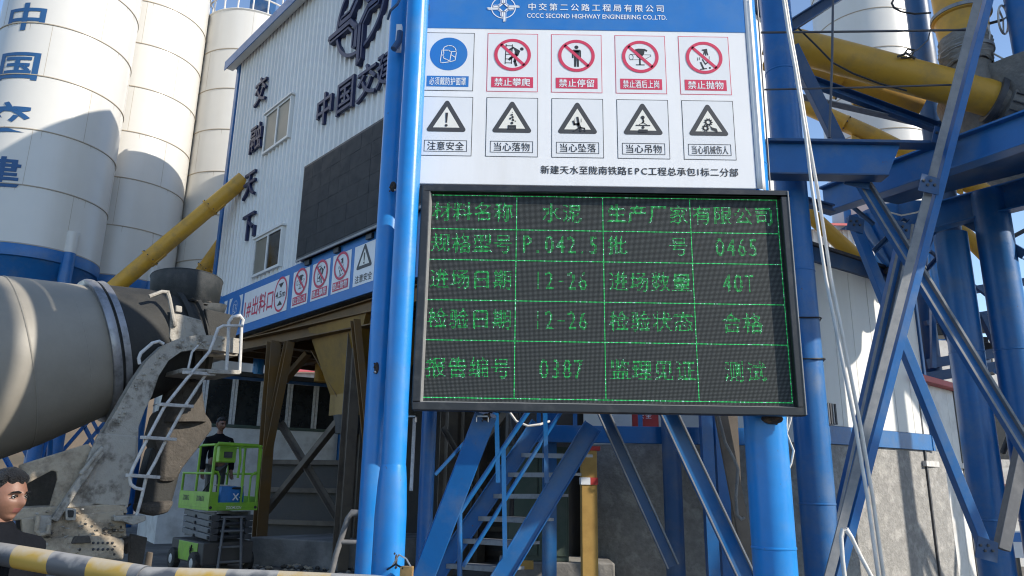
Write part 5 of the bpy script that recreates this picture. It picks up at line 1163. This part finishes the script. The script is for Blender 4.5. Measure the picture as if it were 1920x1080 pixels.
# ------------------------------------------------------------------ white panelled room on a plastered base, right
W0 = at(1520, 640, 10.0); W1 = at(1722, 640, 11.7); WT = (W1-W0); WT.z = 0; LWl = WT.length; WT.normalize(); WN_ = V((WT.y, -WT.x, 0))
room = thing('panel_room', (W0.x, W0.y, 0), 'white panelled control room with blue skirting on a weathered plaster base', 'control room')
zb0 = onp(W0, WN_, 1640, 806).z; zb1 = onp(W0, WN_, 1640, 838).z; ztop = onp(W0, WN_, 1600, 500).z
def wbox(mb, s0, s1, o0, o1, z0, z1, m):
    b = V((W0.x, W0.y, z0)); mb.prism([b+WT*s0+WN_*o0, b+WT*s1+WN_*o0, b+WT*s1-WN_*o1, b+WT*s0-WN_*o1], V((0, 0, z1-z0)), m)
S0 = -.35
mb = MB()
k = S0
while k < LWl-.01:
    k2 = min(LWl, k+.48); wbox(mb, k+.004, k2-.004, 0, .1, zb0+.005, ztop-.12, 'wall_white'); k = k2
mb.build('wall', room, bevel=.004)
mb = MB(); wbox(mb, S0, LWl+.01, .02, .12, zb1, zb0, 'blue_paint'); mb.build('skirting', room, bevel=.006)
mb = MB(); wbox(mb, S0-.02, LWl+.02, .05, .14, ztop-.12, ztop+.1, 'navy_paint'); wbox(mb, S0-.02, LWl+.04, .09, 3, ztop+.102, ztop+.15, 'dark_steel'); mb.build('eave', room, bevel=.006)
mb = MB(); wbox(mb, LWl-.0, LWl+.06, .03, 2.6, zb1, ztop-.001, 'blue_paint'); mb.build('corner_trim', room)
cl = V((W0.x, W0.y, 0))+WT*S0
mb = MB(); p2_ = at(1095, 900, 11.4); mb.prism([V((cl.x, cl.y, zb1)), V((p2_.x, p2_.y, zb1)), V((p2_.x, p2_.y, zb1))+V((.3, 2, 0)), V((cl.x, cl.y, zb1))+V((.3, 2, 0))], V((0, 0, ztop-zb1)), 'wall_white'); mb.build('wall', room)
mb = MB(); wbox(mb, S0+.03, LWl+.4, -.02, 2.4, 0, zb1-.004, 'plaster'); mb.build('base_wall', room)
mb = MB(); c2 = cl-WN_*.02; mb.prism([V((c2.x, c2.y, 0)), V((p2_.x, p2_.y, 0)), V((p2_.x, p2_.y, 0))+V((.3, 1.9, 0)), V((c2.x, c2.y, 0))+V((.3, 1.9, 0))], V((0, 0, zb1-.004)), 'plaster'); mb.build('base_wall', room)
# vent with louvres half way up
mb = MB(); z = onp(W0, WN_, 1570, 800).z
for k in range(9): wbox(mb, -.1+k*.055, -.1+k*.055+.03, .06, -.02, z+.02, z+.3, 'frame_grey' if k % 2 else 'dark_steel')
mb.build('louvre', room)

# ------------------------------------------------------------------ site cabin further right
G0 = at(1738, 900, 11.6); G1 = at(1845, 900, 13.4); GT = G1-G0; GT.z = 0; GL = GT.length; GT.normalize(); GN = V((GT.y, -GT.x, 0))
sc2 = thing('site_cabin', (G0.x, G0.y, 0), 'pale grey panel cabin with a red roof edge behind the right hand blue columns', 'cabin')
def gbox(mb, s0, s1, o0, o1, z0, z1, m):
    b = V((G0.x, G0.y, z0)); mb.prism([b+GT*s0+GN*o0, b+GT*s1+GN*o0, b+GT*s1-GN*o1, b+GT*s0-GN*o1], V((0, 0, z1-z0)), m)
zg = onp(G0, GN, 1740, 722).z
mb = MB()
for k in range(4): gbox(mb, k*GL/4+.004, (k+1)*GL/4-.004, 0, .1, 0, zg, 'cabin_wall')
mb.build('wall', sc2)
mb = MB(); gbox(mb, -.15, GL+.2, .15, 1.6, zg+.003, zg+.10, 'red_roof'); mb.build('roof', sc2, bevel=.01)
mb = MB(); gbox(mb, -.1, GL+.4, .06, .0, onp(G0, GN, 1760, 876).z, onp(G0, GN, 1760, 866).z, 'rail_white'); mb.build('rail', sc2)
mb = MB(); gbox(mb, -.02, .03, .03, .0, 0, zg, 'dark_steel'); mb.build('joint', sc2); mb = MB(); gbox(mb, GL*.62, GL*.64, .012, .0, 0, zg, 'dark_steel'); mb.build('joint', sc2)
# clutter and wall at the far right
fw2 = thing('rear_store', at(1900, 1000, 16), 'low store wall with brick patch and dark openings at the far right edge', 'store')
a = at(1760, 900, 16); b = at(2150, 900, 16); mb = MB(); mb.abox(a.x, b.x, 16, 17.5, 0, at(1880, 640, 16).z, 'cabin_wall'); mb.build('wall', fw2)
mb = MB(); mb.abox(at(1876, 900, 15.9).x, at(1906, 900, 15.9).x, 15.9, 15.99, at(1890, 970, 15.9).z, at(1890, 908, 15.9).z, 'brick_red'); mb.build('brick_patch', fw2)
mb = MB(); mb.abox(at(1862, 900, 15.9).x, at(1925, 900, 15.9).x, 15.93, 15.985, at(1890, 862, 15.9).z, at(1890, 770, 15.9).z, 'frame_black'); mb.build('opening', fw2)
mb = MB(); mb.abox(at(1846, 900, 14).x, at(2000, 900, 14).x, 13.95, 14.05, at(1890, 876, 14).z, at(1890, 862, 14).z, 'rail_white'); tag(mb.build('pale_beam', bevel=.005), 'pale horizontal beam crossing behind the rightmost blue columns', 'beam')
pn = thing('information_board', at(1925, 1000, 12), 'white information board with blue heading low at the far right edge', 'sign')
a = at(1904, 1070, 12); b = at(1990, 1010, 12); zt3 = at(1910, 996, 12).z
mb = MB(); mb.abox(a.x, b.x, 12, 12.04, at(1910, 1046, 12).z, zt3, 'sign_white'); mb.build('panel', pn)
mb = MB(); mb.abox(a.x+.02, b.x, 11.99, 11.998, at(1910, 1016, 12).z, zt3-.02, 'print_blue'); mb.build('header', pn)
for x in (a.x+.1, b.x-.1): mb = MB(); mb.bar((x, 12.06, 0), (x, 12.06, zt3), .04, .04, 'dark_steel', 'box'); mb.build('leg', pn)
# distant shed with red roof seen above the white room
sh = thing('grey_shed', at(1530, 440, 22), 'grey corrugated shed with a red roof edge above the white room', 'shed')
a = at(1490, 480, 22); b = at(1640, 480, 22); zr2 = at(1530, 430, 22).z; mb = MB(); mb.abox(a.x, b.x, 22, 25, 0, zr2, 'cladding')
for k in range(16): mb.abox(a.x+k*(b.x-a.x)/16, a.x+k*(b.x-a.x)/16+.05, 21.96, 21.999, 0, zr2-.02, 'cladding')
mb.build('wall', sh)
mb = MB(); mb.prism([(a.x-.2, 21.6, zr2), (b.x+.2, 21.6, zr2), (b.x+.2, 25, zr2+1.2), (a.x-.2, 25, zr2+1.2)], V((0, .02, .08)), 'red_roof'); mb.build('roof', sh)

# ------------------------------------------------------------------ blue tower that carries the right hand silo
twr = thing('support_tower', (4.5, 8.5, 0), 'blue steel silo tower of round columns, wide beams and crossing braces on the right', 'steel tower')
def colv(x, y, Y, r, z0, z1, m='blue_paint', seg=32):
    p = at(x, y, Y); mb = MB(); mb.tube([(p.x, p.y, z0), (p.x, p.y, z1)], r, m, seg); return mb.build('column', twr), p
Y1 = 8.0; colv(1500, 560, Y1, .180, 0, 12, 'blue_paint')
Y3 = 9.6; zdk = at(1785, 440, Y3).z
c3, p3 = colv(1823, 735, Y3, .205, 0, zdk)
c4, p4 = colv(1903, 680, 9.4, .215, 0, at(1877, 440, 9.4).z+.6)
colv(1738, 600, 13, .14, 0, 6.2, 'navy_paint'); p = at(1738, 600, 13)
colv(1735, 120, 10.4, .17, 4.6, 12, 'navy_paint')
colv(1932, 120, 8.6, .17, 4.5, 11, 'blue_paint')
colv(1890, 600, 14, .13, 0, 8, 'navy_paint')
for c, pp in ((c3, p3), (c4, p4)):
    mb = MB(); mb.abox(pp.x-.3, pp.x+.3, pp.y-.3, pp.y+.3, 0, .35, 'concrete'); mb.build('footing', twr, bevel=.03)
def beam(p, Yp, q, Yq, wd, h, m='blue_paint', kind='C', side=None, tk=.014, nm='brace', bv=.006, m2=None):
    mb = MB(); P = at(*p, Yp) if Yp else p; Q = at(*q, Yq) if Yq else q; mb.bar(P, Q, wd, h, m, kind, side=side, tk=tk, m2=m2); return mb.build(nm, twr, bevel=bv)
# beam A (short I-beam) and its cut end
zA1 = at(1437, 264, 7.5).z; zA0 = at(1437, 332, 7.5).z; xA0 = at(1435, 300, 7.5).x; xA1 = at(1772, 250, 7.5).x
hA = zA1-zA0; mb = MB(); mb.abox(xA0, xA1, 7.42, 7.60, zA1-.035, zA1, 'navy_paint'); mb.build('beam_flange', twr, bevel=.005)
xA2 = at(1690, 300, 7.5).x; mb = MB(); mb.prism([(xA0, 7.49, zA0+.02), (xA2-.18, 7.49, zA0+.02), (xA2, 7.49, zA1-.035), (xA0, 7.49, zA1-.035)], V((0, .03, 0)), 'blue_paint'); mb.build('beam_web', twr)
mb = MB(); mb.abox(xA0, xA2-.2, 7.40, 7.60, zA0, zA0+.02, 'navy_paint'); mb.build('beam_flange', twr, bevel=.004)
# wide deck beams
def level(p, Yp, q, h, wd=.2, m='blue_paint', ext=0):
    P = at(*p, Yp); Q = atz(*q, P.z); d = (Q-P).normalized(); Q = Q+d*ext; mb = MB(); mb.bar(P, Q, wd, h, m, 'I', side=V((d.y, -d.x, 0)), tk=.025); mb.build('beam', twr, bevel=.005); return P, Q
PA, QA = level((1545, 378), 9.0, (1925, 243), .36, ext=2)
PB_, QB_ = level((1740, 410), 10.0, (1925, 362), .38, ext=2)
mb = MB(); d = V((0, 0, -.03)); mb.prism([PA+V((0, .1, .24)), QA+V((0, .1, .24)), QB_+V((0, 0, .24)), PB_+V((-.4, 0, .24))], d, 'navy_paint'); mb.build('deck_plate', twr)
level((1480, 370), 8.1, (1560, 392), .10, .1, 'navy_paint')
# braces
beam((1605, 322), 7.7, (1940, 868), 7.7, .08, .15, 'blue_paint', 'C', side=NY, tk=.028, m2='sunlit_shaded_grey', bv=.003)  # grey flange tips paint in the sunlit edges
beam((1839, -20), 7.2, (1553, 1085), 7.2, .085, .02, 'sunlit_shaded_grey', 'box', side=X_, bv=.003); beam((1858, -20), 7.24, (1571, 1085), 7.24, .075, .10, 'blue_paint', 'box', side=X_, bv=.003)  # grey bar paints in the shaded left face of this brace
beam((1700, 420), 8.3, (1568, 1010), 8.3, .1, .14, 'blue_paint', 'C', side=NY, tk=.035, m2='sunlit_shaded_grey', bv=.003)  # flange tips greyed like sunlit edges here too
beam((1596, 405), 8.7, (1852, 1040), 8.7, .11, .12, 'blue_paint', 'L', side=X_)
beam((1478, 52), 8.0, (1590, -20), 8.3, .16, .14, 'navy_paint', 'C')
beam((1484, 88), 8.2, (1605, 335), 8.6, .15, .12, 'navy_paint', 'C', side=X_)
beam((1555, 290), 9.3, (1582, 380), 9.3, .12, .1, 'navy_paint', 'L', side=X_)
beam((1925, 480), 9.2, (1800, 408), 9.8, .14, .12, 'navy_paint', 'C')
beam((1925, 800), 9.0, (1878, 1030), 9.0, .14, .12, 'grey_pipe', 'box', side=X_)
beam((1865, 560), 13, (1905, 640), 13, .13, .1, 'navy_paint', 'box'); beam((1905, 560), 13, (1870, 660), 13, .11, .1, 'grey_pipe', 'box')
beam((1745, 560), 12, (1790, 650), 12, .12, .1, 'navy_paint', 'box'); beam((1840, 590), 12.5, (1905, 720), 12.5, .12, .1, 'navy_paint', 'box')
for y, h in ((540, .08), (588, .05), (665, .1), (690, .1)):
    beam((1735, y+18), 12.5, (1925, y-12), 12.5, .1, h*1.6, 'navy_paint', 'box', bv=0)
beam((1497, 175), 9.0, (1745, 232), 9.6, .13, .1, 'tread_steel', 'L'); beam((1515, 150), 9.2, (1760, 240), 9.4, .1, .14, 'navy_paint', 'C')
beam((1905, 130), 8.9, (1845, 175), 9.2, .14, .14, 'navy_paint', 'box')
for x, y in ((1738, 690),):
    pass
# slimmer members, gussets and bolts in the tangle
for p, Yp, q, Yq, wd in (((1640, 470), 9.8, (1700, 410), 9.8, .07), ((1690, 560), 11, (1760, 480), 11, .06), ((1745, 470), 11.5, (1860, 560), 11.5, .06), ((1850, 470), 12, (1925, 430), 12, .07), ((1748, 540), 12.2, (1750, 690), 12.2, .07), ((1868, 700), 12, (1925, 560), 12, .07), ((1812, 690), 12.6, (1925, 640), 12.6, .05), ((1550, 345), 9.6, (1640, 420), 9.6, .06), ((1880, 850), 12.6, (1930, 720), 12.6, .08), ((1868, 740), 12.8, (1915, 850), 12.8, .07)):
    beam(p, Yp, q, Yq, wd, wd, random.choice(['navy_paint', 'blue_paint', 'dark_steel']), 'L', bv=0)
for x, y, Y, s_ in ((1608, 330, 7.62, .16), (1742, 345, 7.13, .12), (1850, 1030, 8.6, .14), (1766, 255, 7.38, .12), (1690, 430, 8.22, .12), (1604, 420, 8.62, .12)):
    c = at(x, y, Y); mb = MB(); mb.prism([c+V((-s_, 0, -s_*.6)), c+V((s_*.7, 0, -s_)), c+V((s_, 0, s_*.5)), c+V((-s_*.5, 0, s_))], V((0, .012, 0)), 'navy_paint'); g_ = mb.build('gusset', twr)
    for k in range(4):
        mb = MB(); mb.lathe([(0, .016), (.014, .016), (.016, 0)], c+V(((-.45+.3*k)*s_, 0, (.3-.2*(k % 2)*2)*s_)), NY, 'dark_steel', 6, smooth=False); mb.build('bolt', g_)
for pp, r, Y in ((p3, .205, 0), (p4, .215, 0)):
    for z in (1.2, 3.3): bead(pp.x, pp.y, r, z, twr, 'blue_paint')
pp = at(1500, 560, Y1)
for z in (1.4, 3.9, 6.4): bead(pp.x, pp.y, .18, z, twr, 'blue_paint')
for z in (2.9, 3.35):
    mb = MB(); mb.tube([(pp.x+.2*math.cos(k*.42), pp.y+.2*math.sin(k*.42), z+.01*math.sin(k)) for k in range(16)], .009, 'dark_cable', 6); mb.build('cable_tie', twr)
# dark machinery under the deck between the columns
mb = MB(); a = at(1716, 690, 13.5); 
for k in range(7):
    p = at(random.uniform(1715, 1860), random.uniform(600, 690), 13.2+random.random()); mb.box(p, V((random.uniform(.1, .35), 0, 0)), V((0, .2, 0)), V((0, 0, random.uniform(.08, .25))), random.choice(['frame_black', 'navy_paint', 'dark_steel']))
mb.build('machinery', twr, bevel=.01)

# ------------------------------------------------------------------ right hand silo
S4 = atd(1618, 40, 27); t4 = thing('cement_silo', (S4.x, S4.y, 0), 'white cement silo with a blue cone seen through the tower on the right', 'silo', 'white cement silos')
zc4 = at(1668, 405, S4.y-1.5).z; c = V((S4.x, S4.y, 0)); mb = MB(); pr = [(zc4+1.5*k, 1.68) for k in range(9)]; mb.lathe(pr, c, Z_, 'silo_white', 64); mb.build('shell', t4)
mb = MB()
for z, _ in pr[1:]: mb.lathe([(z-.016, 1.682), (z-.012, 1.70), (z+.012, 1.70), (z+.016, 1.682)], c, Z_, 'silo_seam', 64)
mb.build('seam', t4)
mb = MB(); mb.lathe([(zc4+12, 1.68), (zc4+12.4, .4), (zc4+12.45, .02)], c, Z_, 'silo_white', 48); mb.build('cap', t4)
for k in range(4):
    a = R_(20)+k*math.pi/2; p = c+V((1.62*math.cos(a), 1.62*math.sin(a), 0)); mb = MB(); mb.tube([p, p+V((0, 0, zc4+.5))], .16, 'blue_paint', 14); mb.build('leg', t4)
mb = MB(); mb.lathe([(zc4, 1.69), (zc4-.1, 1.66), (zc4-2.2, .3), (zc4-2.5, .3)], c, Z_, 'blue_paint', 48); mb.build('cone', t4)
# blue weigh hopper under the deck
wh_ = thing('weigh_hopper', at(1684, 450, 11), 'dark blue conical hopper with ribs hanging below the tower deck', 'hopper')
hc2 = at(1684, 408, 11.0); mb = MB(); mb.lathe([(0.05, .62), (0, .62), (-.78, .22), (-.84, .22)], hc2, Z_, 'blue_paint', 40); mb.build('cone', wh_)
for k in range(8):
    a = k*math.pi/4+.3; mb = MB(); p = V((math.cos(a), math.sin(a), 0)); mb.bar(hc2+p*.63, hc2+p*.24+V((0, 0, -.78)), .012, .05, 'blue_paint', 'box', side=p.cross(Z_)); mb.build('rib', wh_)
mb = MB(); mb.lathe([(-.84, .22), (-.84, .3), (-.88, .3), (-.9, .2), (-1.05, .18)], hc2, Z_, 'dark_steel', 24); mb.build('flange', wh_)
hp3 = thing('rubber_hopper', at(1960, 330, 8.8), 'grey brown conical hopper at the upper right edge resting above the deck', 'hopper')
c5 = at(1985, 330, 9.3); mb = MB(); mb.lathe([(1.3, 1.3), (.35, 1.0), (-.35, .45), (-.6, .4)], c5, Z_, 'bag_grey', 48); mb.build('cone', hp3)

# ------------------------------------------------------------------ yellow conveyors and valve on the right
cv1 = conveyor([at(1440, 72, 9.4), at(1800, 168, 8.9), at(1862, 186, 8.85)], .235, 'thick yellow conveyor tube sloping down to the grey motor on the right', flanges=0, grp='yellow conveyors')
me_ = at(1866, 188, 8.85); axm = (at(1862, 186, 8.85)-at(1800, 168, 8.9)).normalized()
mb = MB(); mb.lathe([(-.05, .24), (-.05, .31), (.02, .31), (.02, .22)], me_, axm, 'dark_steel', 36); mb.build('flange', cv1)
mb = MB(); mb.lathe([(.02, .22), (.10, .22), (.12, .27), (.5, .27), (.54, .18), (.54, 0)], me_, axm, 'bag_grey', 36); 
for k in range(16):
    u_, v_ = perp(axm); a = k*math.pi/8; dd = u_*math.cos(a)+v_*math.sin(a); mb.box(me_+axm*.3+dd*.28, axm*.17, dd*.02, axm.cross(dd)*.006, 'dark_steel')
mb.build('motor', cv1)
conveyor([at(1440, 104, 10.2), at(1725, 206, 9.8)], .23, 'second yellow conveyor tube lying just below the thick one', flanges=1, grp='yellow conveyors')
conveyor([at(1490, 190, 13.5), at(1640, 256, 13.2), at(1850, 362, 12.8)], .16, 'thin yellow conveyor tube slanting across the right silo below the thick one', flanges=2, grp='yellow conveyors')
conveyor([at(1500, 385, 12.6), at(1640, 515, 12.4)], .135, 'short yellow tube slanting down onto the roof of the white room', flanges=0, grp='yellow conveyors')
conveyor([at(1795, 425, 12.8), at(1870, 500, 12.6)], .13, 'short piece of yellow tube visible between the two thick blue columns', flanges=0, grp='yellow conveyors')
# open bracket and bits along the conveyor
mb = MB(); mb.tube([at(1690, 108, 8.9), at(1702, 92, 8.85), at(1714, 94, 8.85), at(1708, 108, 8.85), at(1690, 108, 8.8)], .012, 'crust', 6); mb.tube([at(1683, 106, 8.8), at(1700, 100, 8.8), at(1716, 110, 8.8)], .016, 'crust', 6)
tag(mb.build('wire_bundle'), 'tangle of rusty wire lying on top of the thick yellow conveyor', 'wire')
vl = thing('butterfly_valve', at(1800, 30, 9), 'yellow round inlet pipe with a bag-wrapped joint and white handwheel above the thick conveyor', 'valve')
va = at(1822, 165, 8.95); vb = V((va.x, va.y, at(1800, -30, 8.95).z)); H_ = vb.z-va.z
def vz(y): return at(1810, y, 8.95).z-va.z
mb = MB(); mb.lathe([(vz(165), .26), (vz(118), .27), (vz(100), .30)], va, Z_, 'bag_grey', 36); mb.build('socket', vl)
mb = MB(); prf = []
for k in range(22):
    f = k/21; prf.append((vz(128)+(vz(70)-vz(128))*f, .29+.04*math.sin(f*3.1)+.008*math.sin(k*2.1)))
mb.lathe(prf, va, Z_, 'bag_grey', 48)
mb.v = [tuple(V(p)+V((noise.noise(V(p)*7), noise.noise(V(p)*7+V((9, 0, 0))), noise.noise(V(p)*9)*.8))*.035) for p in mb.v]; mb.build('wrapped_bag', vl)
mb = MB(); mb.lathe([(vz(74), .30), (vz(40), .33), (vz(38), .36), (vz(28), .36), (vz(26), .31), (vz(-60), .33)], va, Z_, 'yellow_paint', 40); mb.build('inlet_pipe', vl)
mb = MB(); mb.lathe([(vz(36), .34), (vz(36), .375), (vz(30), .375), (vz(30), .34)], va, Z_, 'frame_grey', 40); mb.build('clamp_ring', vl); mb = MB(); mb.lathe([(vz(104), .31), (vz(104), .335), (vz(98), .335)], va, Z_, 'frame_grey', 40); mb.build('clamp_ring', vl)
wc = at(1881, 37, 8.75); wax = V((.62, -.74, -.15)).normalized(); mb = MB(); u_, v_ = perp(wax); ring = [wc+(u_*math.cos(k*math.pi/16)+v_*math.sin(k*math.pi/16))*.19 for k in range(33)]; mb.tube(ring, .014, 'rail_white', 8, False)
for k in range(3):
    a = k*2.094+.4; mb.tube([wc, wc+(u_*math.cos(a)+v_*math.sin(a))*.19], .012, 'rail_white', 6)
mb.tube([wc, wc-wax*.3], .02, 'dark_steel', 8); mb.build('handwheel', vl)
mb = MB(); mb.tube([at(1850, 40, 8.7), at(1856, 62, 8.68), at(1853, 90, 8.7), at(1862, 100, 8.7), at(1884, 112, 8.7)], .012, 'rail_white', 6); mb.build('string', vl)

# ------------------------------------------------------------------ conduits, rods and cables on the right
mb = MB()
cpts = [(1466, -20), (1478, 60), (1490, 125), (1510, 250), (1522, 350), (1533, 420), (1548, 520), (1576, 660), (1604, 800), (1626, 930), (1648, 1090)]
mb.tube([at(x, y, 6.75) for x, y in cpts], .016, 'white_conduit', 10)
t_ = tag(mb.build('white_conduit'), 'long white plastic conduit hanging before the blue tower, left one of the pair', 'conduit')
mb = MB(); mb.tube([at(x+4+(y > 300)*6, y, 6.78) for x, y in cpts], .016, 'white_conduit', 10); tag(mb.build('white_conduit'), 'white plastic conduit close beside the other, right one of the hanging pair', 'conduit')
mb = MB(); mb.tube([at(x, y, 6.6) for x, y in [(1586, 1100), (1580, 1050), (1577, 1005), (1580, 992), (1586, 992), (1596, 1006), (1612, 1040), (1636, 1085)]], .018, 'white_conduit', 10); tag(mb.build('hose_loop'), 'loop of pale hose standing up at the foot of the tower', 'hose')
def cable(nm, pts, Y, r, m, label, cat):
    mb = MB(); mb.tube([at(p[0], p[1], p[2] if len(p) > 2 else Y) for p in pts], r, m, 8); return tag(mb.build(nm), label, cat)
cable('steel_rod', [(1427, 61), (1620, 59), (1818, 56)], 7.3, .013, 'rod_steel', 'upper level threaded rod running across the tower', 'rod')
cable('steel_rod', [(1432, 168), (1620, 164), (1788, 159)], 7.3, .011, 'rod_steel', 'lower level threaded rod running across the tower', 'rod')
cable('steel_rod', [(1562, -10), (1560, 120), (1555, 258)], 7.25, .014, 'rod_steel', 'upright threaded rod crossing the two level rods', 'rod')
cable('black_cable', [(1494, 50), (1530, 85), (1562, 118), (1600, 138), (1650, 157), (1700, 170)], 8.3, .012, 'dark_cable', 'black cable sagging along the thick yellow conveyor', 'cable')
cable('black_cable', [(1680, -10), (1672, 6), (1676, 14), (1690, 22), (1715, 26), (1745, 24)], 8.3, .012, 'dark_cable', 'black cable with a hook end beside the dark blue column at the top', 'cable')
cable('thin_cable', [(1418, -10), (1424, 60), (1430, 150), (1438, 260), (1444, 356)], 6.0, .008, 'rod_steel', 'thin grey cable running down beside the edge of the white notice board', 'cable')
cable('thin_cable', [(1745, 55), (1740, 75), (1722, 92), (1700, 104)], 8.5, .009, 'rod_steel', 'thin grey cable curving down from the valve to the thick conveyor', 'cable')
cable('white_cable', [(1476, 770), (1474, 810), (1484, 835), (1488, 845), (1484, 868), (1478, 882)], 6.2, .009, 'white_conduit', 'white cable curling from the LED display past the right blue post', 'cable')
cable('white_cable', [(1486, 770), (1482, 790), (1474, 815), (1474, 826)], 6.2, .008, 'white_conduit', 'shorter white cable hanging under the right corner of the LED display', 'cable')
cable('white_cable', [(1668, 398), (1690, 404), (1720, 398), (1738, 388), (1760, 392)], 8.4, .010, 'white_conduit', 'white cable lying over the deck beam near the crossing braces', 'cable')
# timber props and rope beside the right post
mb = MB(); mb.bar(at(1350, 770, 7.4), at(1404, 1050, 7.4), .12, .05, 'dusty_frame', 'box', side=X_); mb.bar(at(1372, 770, 7.7), at(1384, 1010, 7.7), .10, .05, 'dusty_frame', 'box', side=X_)
tag(mb.build('timber_prop'), 'dusty grey timber prop leaning between the display and the ground beside the right post', 'prop')
cable('rope_hook', [(1346, 775), (1360, 830), (1376, 860), (1384, 880), (1380, 930), (1382, 965), (1390, 974), (1396, 970)], 7.25, .015, 'bag_grey', 'grey rope hanging down the leaning timber and ending in a curl', 'rope')
bpy.data.objects.remove(_fo)
